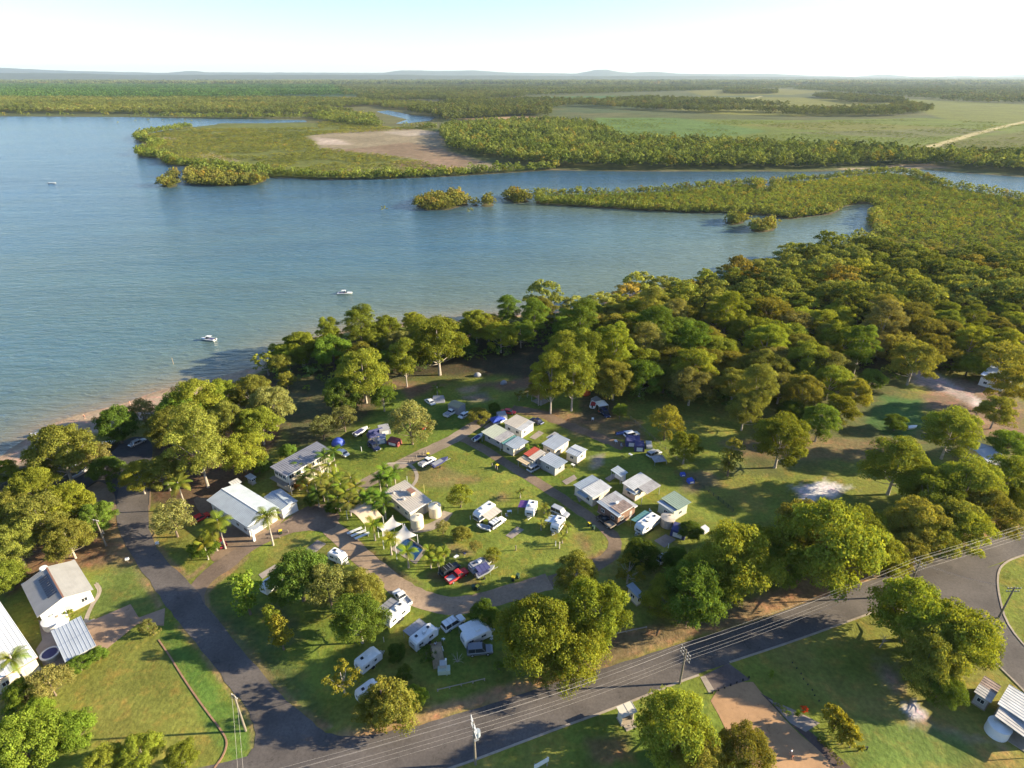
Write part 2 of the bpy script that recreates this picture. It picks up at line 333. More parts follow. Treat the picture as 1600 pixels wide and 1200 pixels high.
z -= np.where((S < -30) & (gy < 1700), .0, 0)
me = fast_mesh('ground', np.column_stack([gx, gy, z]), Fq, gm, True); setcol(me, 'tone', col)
tag(link('ground', me), kind='structure')
# ground behind and beside the camera, and below everything
mb = MB(); mb.box(-60000, 60000, -2000, 60000, -9, -6); 
base = mb.build('ground_base', mat('base_soil', (.12, .12, .06), .95)); tag(base, kind='structure')

# water
wr, wc = 430, 300
WX, WY = grid(wr, wc, 60, 5200); PW = np.stack([WX.ravel(), WY.ravel()], 1)
SW = -sd_land(PW); 
dn = -sdist(PW, L_NEAR)
sh1 = np.exp(-np.clip(SW, 0, None)/9.0); sh2 = np.exp(-np.clip(dn, 0, None)/45.0)
shoal = np.clip(1-np.abs((PW[:, 1]-(430+.13*PW[:, 0]))/70), 0, 1)*np.clip((PW[:, 0]+330)/100, 0, 1)*np.clip((230-PW[:, 0])/120, 0, 1)
wn_ = fnoise(PW[:, 0]*.6, PW[:, 1]*1.3, 120, 41)
deep = np.array([.026, .082, .138]); teal = np.array([.050, .110, .122]); green = np.array([.098, .134, .102]); sandy = np.array([.22, .165, .10])
wc_ = np.tile(deep, (len(PW), 1)); right = np.clip((PW[:, 0]+150)/300, 0, 1)*np.clip((520-PW[:, 1])/250, 0, 1)
wc_ = mixc(0, wc_, teal, np.clip((600-PW[:, 1])/300, 0, 1)*.8+(wn_-.5)); wc_ = mixc(0, wc_, green, np.clip(sh2*1.1+right*.75+(wn_-.5)*.6, 0, 1))
wc_ = mixc(0, wc_, (.085, .150, .150), shoal*(.45+(wn_-.5))); wc_ = mixc(0, wc_, sandy, sh1*(PW[:, 1] < 420)*(PW[:, 0] < 20)*1.0)
stk = fnoise(PW[:, 0]*.9+PW[:, 1]*.35, PW[:, 1]*4-PW[:, 0]*.8, 170, 47); wc_ *= (1+(stk-.5)*.5)[:, None]
wm, nt, b = nodes_of('bay_water'); L = nt.links.new
at = N(nt, 'ShaderNodeAttribute', attribute_name='tone'); L(at.outputs['Color'], b.inputs['Base Color'])
b.inputs['Roughness'].default_value = .14; b.inputs['IOR'].default_value = 1.33; b.inputs['Specular IOR Level'].default_value = .5
tc = N(nt, 'ShaderNodeTexCoord'); mp = N(nt, 'ShaderNodeMapping'); mp.inputs['Rotation'].default_value = (0, 0, R(-48)); mp.inputs['Scale'].default_value = (.17, .62, 1)
w1 = N(nt, 'ShaderNodeTexNoise', i_Scale=.8, i_Detail=4, i_Roughness=.55, i_Distortion=.6)
mp2 = N(nt, 'ShaderNodeMapping'); mp2.inputs['Rotation'].default_value = (0, 0, R(-25)); mp2.inputs['Scale'].default_value = (.03, .11, 1)
w2 = N(nt, 'ShaderNodeTexNoise', i_Scale=.5, i_Detail=3)
L(tc.outputs['Object'], mp.inputs[0]); L(tc.outputs['Object'], mp2.inputs[0]); L(mp.outputs[0], w1.inputs['Vector']); L(mp2.outputs[0], w2.inputs['Vector'])
ad = N(nt, 'ShaderNodeMath', operation='MULTIPLY_ADD'); ad.inputs[1].default_value = 1.5; L(w2.outputs[0], ad.inputs[0]); L(w1.outputs[0], ad.inputs[2])
bw = N(nt, 'ShaderNodeBump', i_Strength=1.0, i_Distance=.8); L(ad.outputs[0], bw.inputs['Height']); L(bw.outputs[0], b.inputs['Normal'])
idx = np.arange(wr*wc).reshape(wr, wc); Fw = np.stack([idx[:-1, :-1], idx[:-1, 1:], idx[1:, 1:], idx[1:, :-1]], -1).reshape(-1, 4)
keep = (SW[Fw] > -25).any(1); Fw = Fw[keep]
me = fast_mesh('water', np.column_stack([PW, np.full(len(PW), WL)]), Fw, wm, True); setcol(me, 'tone', wc_)
tag(link('water', me), kind='structure')

# ---------------- roads and tracks ----------------
def surf(name, colr, noise, sc_, rough=.9, tracks=None, bump=.25):
    m, nt, b = nodes_of(name); L = nt.links.new; tc = N(nt, 'ShaderNodeTexCoord')
    a = N(nt, 'ShaderNodeTexNoise', i_Scale=sc_, i_Detail=6, i_Roughness=.7); c = N(nt, 'ShaderNodeTexNoise', i_Scale=.13, i_Detail=5)
    L(tc.outputs['Object'], a.inputs['Vector']); L(tc.outputs['Object'], c.inputs['Vector'])
    r = N(nt, 'ShaderNodeMapRange', i_1=.3, i_2=.7, i_3=1-noise, i_4=1+noise); L(a.outputs[0], r.inputs[0])
    r2 = N(nt, 'ShaderNodeMapRange', i_1=.35, i_2=.65, i_3=.8, i_4=1.22); L(c.outputs[0], r2.inputs[0])
    x0 = N(nt, 'ShaderNodeMath', operation='MULTIPLY'); L(r.outputs[0], x0.inputs[0]); L(r2.outputs[0], x0.inputs[1])
    pc = N(nt, 'ShaderNodeTexNoise', i_Scale=.45, i_Detail=8, i_Roughness=.8, i_Distortion=1.5); L(tc.outputs['Object'], pc.inputs['Vector'])
    rp = N(nt, 'ShaderNodeMapRange', i_1=.36, i_2=.43, i_3=.66, i_4=1.0); L(pc.outputs[0], rp.inputs[0])
    x = N(nt, 'ShaderNodeMath', operation='MULTIPLY'); L(x0.outputs[0], x.inputs[0]); L(rp.outputs[0], x.inputs[1])
    v = N(nt, 'ShaderNodeVectorMath', operation='SCALE'); v.inputs[0].default_value = colr; L(x.outputs[0], v.inputs['Scale'])
    L(v.outputs[0], b.inputs['Base Color']); b.inputs['Roughness'].default_value = rough; b.inputs['Specular IOR Level'].default_value = .2
    bb = N(nt, 'ShaderNodeBump', i_Strength=.5, i_Distance=.02); L(a.outputs[0], bb.inputs['Height']); L(bb.outputs[0], b.inputs['Normal']); return m
M_ASPH = surf('old_asphalt', (.104, .090, .083), .22, 2.2); M_GRAV = surf('sandy_gravel', (.27, .195, .135), .18, 1.6); M_CONC = surf('concrete', (.30, .25, .20), .12, .9)
M_ASPH2 = surf('worn_drive_asphalt', (.165, .12, .09), .2, 1.5); M_CLAY = surf('tan_clay_gravel', (.36, .215, .115), .10, 1.2); M_SLAB = surf('pale_slab', (.25, .21, .18), .1, .8)
M_KERB = surf('kerb_concrete', (.30, .25, .20), .15, 1.4)
def chaikin(p, it=2, closed=False):
    p = np.asarray(p, float)
    for _ in range(it):
        if closed: q = np.roll(p, -1, 0); p = np.stack([.75*p+.25*q, .25*p+.75*q], 1).reshape(-1, 2)
        else: a, c = p[:-1], p[1:]; m = np.stack([.75*a+.25*c, .25*a+.75*c], 1).reshape(-1, 2); p = np.vstack([p[:1], m, p[-1:]])
    return p
def sheet(name, poly, m, z=.03, kind='structure', jag=0.0):
    poly = np.asarray(poly, float)
    if jag: poly = poly + (np.array([[rnd.random()-.5, rnd.random()-.5] for _ in poly]))*jag
    from mathutils.geometry import tessellate_polygon
    t = tessellate_polygon([[Vector((x, y, 0)) for x, y in poly]])
    me = bpy.data.meshes.new(name); me.from_pydata([(x, y, z) for x, y in poly], [], [tuple(f) for f in t]); me.materials.append(m)
    import bmesh
    bm = bmesh.new(); bm.from_mesh(me); bmesh.ops.recalc_face_normals(bm, faces=bm.faces)
    if sum(f.normal.z*f.calc_area() for f in bm.faces) < 0: bmesh.ops.reverse_faces(bm, faces=bm.faces)
    bm.to_mesh(me); bm.free()
    o = link(name, me)
    if kind: tag(o, kind=kind)
    return o
main_up = [(-80,1245),(380,1195),(401,1158),(506,1143),(540,1151),(580,1150),(665,1131),(740,1108),(810,1087),(901,1056),(985,1032),(1070,1004),(1178,972),(1276,935),(1380,900),(1482,863),(1600,821),(1800,750)]
main_lo = [(-80,1420),(560,1245),(709,1200),(820,1158),(884,1134),(965,1105),(1060,1066),(1138,1036),(1249,999),(1364,957),(1412,940),(1480,915),(1560,880),(1600,866),(1800,790)]
sheet('road', np.vstack([chaikin(GP(main_up)), chaikin(GP(main_lo))[::-1]]), M_ASPH, .045, jag=.3)
side_l = [(188,745),(179,800),(189,844),(216,884),(236,911),(256,945),(283,975),(321,1023),(358,1073),(385,1104),(398,1134),(400,1170),(380,1215)]
side_r = [(232,745),(230,800),(236,844),(263,881),(294,907),(312,925),(320,945),(371,1006),(422,1067),(466,1110),(500,1140),(530,1160),(560,1190)]
sheet('road', np.vstack([chaikin(GP(side_l)), chaikin(GP(side_r))[::-1]]), M_ASPH, .040, jag=.35)
sheet('road', chaikin(GP([(1395,950),(1470,915),(1560,880),(1566,885),(1556,900),(1560,930),(1575,985),(1640,1050),(1640,1120),(1560,1040),(1500,985)]), 1, True), M_ASPH, .035)
sheet('car_park', chaikin(GP([(110,742),(150,722),(178,705),(190,690),(215,680),(240,690),(236,730),(234,770),(232,800),(180,800),(180,765),(150,748),(128,770),(112,765)]), 2, True), surf('dark_car_park_asphalt', (.06,.056,.056), .2, 1.5), .033)
sheet('car_park_apron', chaikin(GP([(128,768),(160,748),(236,758),(236,790),(232,802),(178,802),(150,800),(125,785)]), 1, True), surf('sandy_asphalt', (.2, .14, .09), .2, 1), .029)
sheet('driveway', chaikin(GP([(300,910),(327,884),(358,864),(388,844),(422,828),(440,818),(470,795),(500,785),(535,800),(520,832),(470,828),(422,845),(388,864),(364,888),(337,903),(318,925),(322,950),(290,930)]), 1, True), M_ASPH2, .036)
sheet('shed_forecourt', chaikin(GP([(300,775),(330,780),(385,838),(440,800),(455,800),(425,832),(385,850),(345,872),(332,880),(325,860),(345,835),(310,800)]), 1, True), surf('forecourt', (.2,.14,.095), .15, 1), .032)
def track(px, w, m, z, name='gravel_track', jag=.35):
    p = chaikin(np.asarray(px, float), 2); c = GP(p)
    d = np.gradient(c, axis=0); d /= np.linalg.norm(d, axis=1)[:, None]+1e-9; n = np.stack([-d[:, 1], d[:, 0]], 1)
    return sheet(name, np.vstack([c+n*w/2, (c-n*w/2)[::-1]]), m, z, jag=jag)
track([(498,803),(515,822),(540,845),(565,870),(592,893),(625,920),(660,938),(705,948),(745,942),(795,928),(858,908)], 4.6, M_GRAV, .026)
track([(858,908),(910,895),(955,870),(965,845),(940,820),(905,797),(862,767),(800,730),(755,700),(716,682)], 3.1, surf('brown_track', (.18,.13,.09), .2, 1.5), .022)
track([(510,800),(545,770),(590,745),(640,718),(680,700),(712,684),(745,663),(760,652)], 4.4, surf('grey_gravel', (.235,.185,.14), .15, 1.6), .024)
track([(800,638),(845,645),(880,662),(915,675),(955,690),(975,698)], 4.0, surf('dirt_track', (.17,.115,.075), .2, 1.2), .020, jag=.8)
track([(600,725),(640,722),(655,745),(640,765)], .9, M_CONC, .031, 'footpath', .05)
track([(641,826),(668,826),(690,815),(700,800)], 2.6, M_CONC, .029, 'footpath', .1)
track([(148,968),(132,975),(141,950),(158,925),(150,912)], .8, M_CONC, .028, 'footpath', .05)
sheet('house_driveway', GP([(134,974),(204,944),(217,965),(258,950),(256,978),(215,975),(162,1018),(146,1010)]), surf('driveway_concrete', (.28,.19,.13), .12, .8), .034)
sheet('side_courtyard', GP([(60,968),(80,985),(104,1040),(68,1040),(56,1015),(66,1000)]), M_SLAB, .030)
sheet('crossover', GP([(1095,1058),(1138,1036),(1172,1062),(1108,1082)]), surf('crossover_asphalt', (.13,.10,.09), .2, 1.4), .034)
sheet('gravel_yard', chaikin(GP([(1104,1084),(1172,1060),(1190,1083),(1240,1140),(1290,1180),(1320,1215),(1340,1300),(1170,1300),(1160,1200),(1130,1130)]), 1, True), M_CLAY, .030)
sheet('yard_edge', GP([(1188,1083),(1205,1092),(1262,1140),(1300,1172),(1330,1200),(1345,1230),(1322,1222),(1285,1178),(1240,1136)]), surf('dark_mulch', (.10,.07,.06), .2, 2), .036)
sheet('footpath', GP([(1094,1058),(1102,1056),(1116,1078),(1108,1084)]), M_CONC, .041)
sheet('footpath', GP([(1200,1092),(1238,1108),(1281,1130),(1259,1144),(1235,1130)]), M_SLAB, .044)
# kerbs
def kerb(px, w=.35, h=.12, m_=None):
    c = chaikin(GP(px)); d = np.gradient(c, axis=0); d /= np.linalg.norm(d, axis=1)[:, None]; n = np.stack([-d[:, 1], d[:, 0]], 1)
    mb = MB(); mb.loft([[(*(p+m*w/2), -.05), (*(p+m*w/2), h), (*(p-m*w/2), h), (*(p-m*w/2), -.05)] for p, m in zip(c, n)])
    tag(mb.build('kerb', m_ or M_KERB), kind='structure')
kerb([(560,1245),(709,1200),(820,1158),(884,1134),(965,1105),(1060,1066),(1092,1055)]); kerb([(1140,1035),(1249,999),(1364,957),(1412,940)])
kerb([(1700,836),(1600,867),(1570,878),(1558,895),(1560,930),(1575,983),(1640,1048)]); kerb([(1395,950),(1500,985),(1560,1040),(1640,1120)])
kerb([(248,1000),(262,1020),(290,1065),(318,1105),(345,1140),(356,1158),(350,1180),(335,1200),(320,1225)], .26, .10, mat('terracotta_edging', (.28,.16,.10), .9, noise=.2))
kerb([(141,945),(158,925),(150,910)], .12, .06)
# faded line on the road
M_LINE = mat('faded_line_paint', (.5,.48,.44), .8)

# ---------------- hills on the horizon ----------------
def ridge(name, px, dist, c, seed, thick=2500):
    """a low range; px = silhouette points in the photo, stood at its true distance"""
    us = np.array([p[0] for p in px]); vs_ = np.array([p[1] for p in px]); uu = np.linspace(us[0], us[-1], 260)
    vv = np.interp(uu, us, vs_); nn = (fnoise(uu*8, uu*0, 90, seed)-.5)*1.2; hh = []
    for u, v in zip(uu, vv+nn):
        yc = (600-v)/F; t = dist/(cp+yc*sp); hh.append(H+(-sp+yc*cp)*t)
    xs = (uu-800)/F*dist/(cp+(600-118)/F*sp); hh = np.maximum(hh, 4)
    prof = [(-1, 0), (-.6, .35), (-.25, .8), (0, 1), (.5, .6), (1, 0)]
    V = np.array([(x, dist+k*thick, h*q-(60 if q == 0 else 0)) for k, q in prof for x, h in zip(xs, hh)]); n = len(xs)
    idx = np.arange(len(prof)*n).reshape(len(prof), n); Fh = np.stack([idx[:-1, :-1], idx[:-1, 1:], idx[1:, 1:], idx[1:, :-1]], -1).reshape(-1, 4)
    tag(link(name, fast_mesh(name, V, Fh, mat('hill_woods_'+str(seed), c, .95, noise=.25, nscale=.004), True)), kind='structure')
ridge('hills', [(-500,117.8),(0,113.8),(60,113.8),(130,114.8),(200,116.8),(300,116.8),(420,116.8),(620,116.8),(700,117.8),(800,117.8),(900,118.8),(1100,118.8),(1300,120.8),(1440,121.8),(1600,120.8),(2100,120.8)], 15000, (.05,.065,.04), 3)
ridge('hills', [(-500,110.8),(0,105.8),(90,109.8),(200,112.8),(260,113.8),(296,110.8),(306,110.8),(320,112.8),(600,113.8),(625,109.8),(700,110.8),(740,109.8),(800,113.8),(900,114.8),(932,108.8),(950,108.8),(962,111.8),(985,113.8),(1020,111.8),(1060,114.8),(1120,115.8),(1200,114.8),(1260,117.8),(1340,119.8),(1380,115.8),(1420,119.8),(1480,119.8),(1500,117.8),(1560,120.8),(1600,115.8),(2000,116.8)], 25000, (.05,.065,.045), 8, 3000)

# ---------------- foliage ----------------
def leafmat(name, base, trans=.35):
    m, nt, b = nodes_of(name); L = nt.links.new; out = nt.nodes['Material Output']
    oi = N(nt, 'ShaderNodeObjectInfo'); at = N(nt, 'ShaderNodeAttribute', attribute_name='leafv'); ti = N(nt, 'ShaderNodeAttribute', attribute_type='INSTANCER', attribute_name='tint')
    v = N(nt, 'ShaderNodeVectorMath', operation='MULTIPLY'); v.inputs[0].default_value = base
    L((ti if trans < 0 else oi).outputs['Color'], v.inputs[1])
    s = N(nt, 'ShaderNodeVectorMath', operation='MULTIPLY'); L(v.outputs[0], s.inputs[0]); L(at.outputs['Color'], s.inputs[1])
    d = N(nt, 'ShaderNodeBsdfDiffuse'); t = N(nt, 'ShaderNodeBsdfTranslucent'); mx = N(nt, 'ShaderNodeMixShader', i_0=abs(trans))
    L(s.outputs[0], d.inputs[0]); 
    y = N(nt, 'ShaderNodeVectorMath', operation='MULTIPLY'); y.inputs[1].default_value = (1.25, 1.1, .5); L(s.outputs[0], y.inputs[0]); L(y.outputs[0], t.inputs[0])
    L(d.outputs[0], mx.inputs[1]); L(t.outputs[0], mx.inputs[2]); L(mx.outputs[0], out.inputs['Surface']); nt.nodes.remove(b); return m
M_LEAF = leafmat('leaves', (.198, .224, .042), .40); M_LEAFI = leafmat('far_leaves', (.182, .204, .050), -.32)
M_BARK = mat('pale_bark', (.36, .31, .26), .9, noise=.35, nscale=1.5); M_BARKD = mat('brown_bark', (.16, .12, .09), .95, noise=.3, nscale=2)
rs = np.random.RandomState(5)
def unit(n, rng):
    v = rng.normal(size=(n, 3)); return v/np.linalg.norm(v, axis=1)[:, None]
def leaf_mesh(name, lumps, per, leaf, m, seed, jit=.42, droop=0.0, flat=.8):
    """lumps: (x,y,z,r,tone) small round masses; quads of leaf clumps spread over each"""
    rng = np.random.RandomState(seed); Vs = []; Cs = []
    top = max(l[2]+l[3] for l in lumps)
    for (x, y, z, r, tone) in lumps:
        n = max(6, int(per*(r**1.6)))
        d = unit(n, rng); d[:, 2] = np.where(d[:, 2] < -.35, -d[:, 2]*.6, d[:, 2]); rad = r*(.72+.36*rng.rand(n))[:, None]
        c = np.array([x, y, z]) + d*rad*np.array([1, 1, flat]); c[:, 2] -= droop*r*rng.rand(n)
        nn = d + rng.normal(size=(n, 3))*jit; nn /= np.linalg.norm(nn, axis=1)[:, None]
        a = np.cross(nn, rng.normal(size=(n, 3))); a /= np.linalg.norm(a, axis=1)[:, None]+1e-6; b_ = np.cross(nn, a)
        s = leaf*(.55+.9*rng.rand(n))[:, None]; s2 = s*(.45+.5*rng.rand(n))[:, None]
        q = np.stack([c-a*s*.5, c+b_*s2*.5+a*s*.1, c+a*s*.55, c-b_*s2*.5], 1); Vs.append(q.reshape(-1, 3))
        t = tone*(.8+.4*rng.rand(n)); cc = np.column_stack([t*(.93+.2*rng.rand(n)), t, t*(.85+.4*rng.rand(n))]); Cs.append(np.repeat(cc, 4, 0))
    V = np.vstack(Vs); Fq = np.arange(len(V)).reshape(-1, 4); me = fast_mesh(name, V, Fq, m); setcol(me, 'leafv', np.vstack(Cs)); return me
def dome(seed, h, w, base, n1, n2, kind):
    rng = np.random.RandomState(seed); lumps = []; limbs = []
    for i in range(n1):
        f = (i+.5)/n1; 
        if kind == 'round':
            el = math.asin(min(.99, f*1.42-.45)); a = i*2.4+rng.rand()*.8; rr = math.cos(el)*w*.5*(.62+.22*rng.rand()); zz = base+(h-base)*(.42+.46*math.sin(el)*(.85+.25*rng.rand())); R1 = w*.17*(.8+.5*rng.rand())
        elif kind == 'tall':
            a = i*2.4+rng.rand()*.7; rr = w*.36*math.sin(math.pi*(.12+.8*f))*(.55+.6*rng.rand()); zz = base+(h-base)*(.06+.86*f); R1 = w*.185*(.75+.5*rng.rand())
        elif kind == 'cone':
            a = i*2.4+rng.rand()*.5; rr = w*.42*(1-f)*(.6+.5*rng.rand()); zz = base+(h-base)*f*.97; R1 = w*.16*(1.15-f*.8)
        elif kind == 'column':
            a = i*2.4; rr = w*.25*rng.rand(); zz = base+(h-base)*(f*.9+.05); R1 = w*.28*(1.1-.5*abs(f-.5))
        else:  # loose, open
            a = i*2.4+rng.rand(); rr = w*.44*(.35+.7*rng.rand()); zz = base+(h-base)*(.2+.75*rng.rand())*(1.05-.35*rr/(w*.44)); R1 = w*.105*(.7+.6*rng.rand())
        x, y = rr*math.cos(a), rr*math.sin(a); tone1 = .82+.36*rng.rand(); limbs.append((x, y, zz-R1*.5))
        for j in range(n2):
            d = unit(1, rng)[0]; d[2] = abs(d[2])*.9-.18; q = .78*R1
            lumps.append((x+d[0]*q, y+d[1]*q, zz+d[2]*q*.85, R1*(.40+.22*rng.rand()), tone1*(.86+.28*rng.rand())))
    return lumps, limbs
def trunk_mesh(name, h, r, base, limbs, m, seed, every=2, fork=.35, lean=.5):
    rng = random.Random(seed); mb = MB(); lx, ly = (rng.random()-.5)*lean, (rng.random()-.5)*lean; z0 = base*.9
    pts = [(0, 0, -.3), (lx*.1, ly*.1, h*.12), (lx*.6, ly*.6, h*.4), (lx, ly, h*.78)]
    mb.tube(pts, [r*1.35, r, r*.72, r*.25], 7)
    for i, l in enumerate(limbs):
        if i % every: continue
        s = Vector((lx*.5, ly*.5, max(h*.2, min(l[2]*.6, h*.6)*(.7+.3*rng.random())))); e = Vector(l); md = s.lerp(e, .5)+Vector((0, 0, -.25))
        mb.tube([s, md, e], [r*.42, r*.26, r*.09], 5)
    return mb.mesh(name, m)
PROTO = {}
def add_proto(kind, h, w, base, n1, n2, shape, per, leaf, tr, bark, **k):
    i = len(PROTO.setdefault(kind, [])); sd = hash((len(kind), ord(kind[0]), i)) % 1000+11
    lumps, limbs = dome(sd, h, w, base, n1, n2, shape)
    cr = leaf_mesh('crown', lumps, per, leaf, M_LEAF, sd+1, **k); tk = trunk_mesh('trunk', h, tr, base, limbs, bark, sd+2)
    PROTO[kind].append((cr, tk, h, w))
for i in range(4): add_proto('gum', 14, 12, 1.9, 23+i, 9, 'round', 118, .28, .29, M_BARK)
for i in range(3): add_proto('tall', 19, 12, 5.0, 26, 8, 'tall', 108, .28, .25, M_BARK)
for i in range(3): add_proto('broad', 10, 12, .5, 24, 9, 'round', 114, .275, .34, M_BARKD)
for i in range(2): add_proto('loose', 12, 11, 2.6, 26, 5, 'loose', 60, .38, .3, M_BARK)
for i in range(2): add_proto('fine', 9, 8, 1.0, 20, 7, 'round', 90, .26, .2, M_BARKD)
for i in range(2): add_proto('pine', 13, 7, 1.2, 22, 6, 'cone', 80, .30, .24, M_BARKD)
for i in range(2): add_proto('column', 7, 4, .5, 9, 7, 'column', 75, .30, .14, M_BARKD)
for i in range(2): add_proto('shrub', 2.6, 3.2, .1, 8, 6, 'round', 150, .22, .07, M_BARKD)
NTREE = [0]
def tree(kind, u, v, wpx, tint=(1,1,1), label=None, cat='tree', group=None, hs=1.0, name=None, world=None, w=None, vi=None):
    """u,v: middle of the crown in the photo, wpx its width there"""
    pr = PROTO[kind]; NTREE[0] += 1; cr, tk, h, w0 = pr[(NTREE[0] if vi is None else vi) % len(pr)]
    if world is None:
        sc1 = 1.0
        for _ in range(5):
            zc = h*sc1*hs*.62; x, y = G(u, v, zc); sc1 = wpx/F*depth(v, zc)/(w0*1.02)
    else: x, y = world; sc1 = w/w0
    nm = name or {'gum':'gum_tree','tall':'tall_gum_tree','broad':'broadleaf_tree','loose':'open_crowned_tree','fine':'fine_leaved_tree','pine':'conifer_tree','column':'column_tree','shrub':'shrub'}[kind]
    e = empty(nm, (x, y, 0), rnd.random()*6.28, label, cat, group)
    sxy = sc1*(.95+.1*rnd.random()); e.scale = (sxy, sxy, sc1*hs)
    c = link('crown', cr, e); j = .9+.2*rnd.random(); j = .78+.42*rnd.random(); c.color = (tint[0]*j*(.92+.15*rnd.random()), tint[1]*j, tint[2]*j*(.9+.2*rnd.random()), 1)
    link('trunk', tk, e); return e
YG = (1.13, 1.17, .8); BG = (.72, .98, .75); OL = (1.12, 1.02, 1.0); DK = (.5, .68, .6); GY = (1.15, 1.02, 1.55); BR = (1.18, .98, .9); LM = (.95, 1.2, .8); YE = (1.28, 1.12, .8)
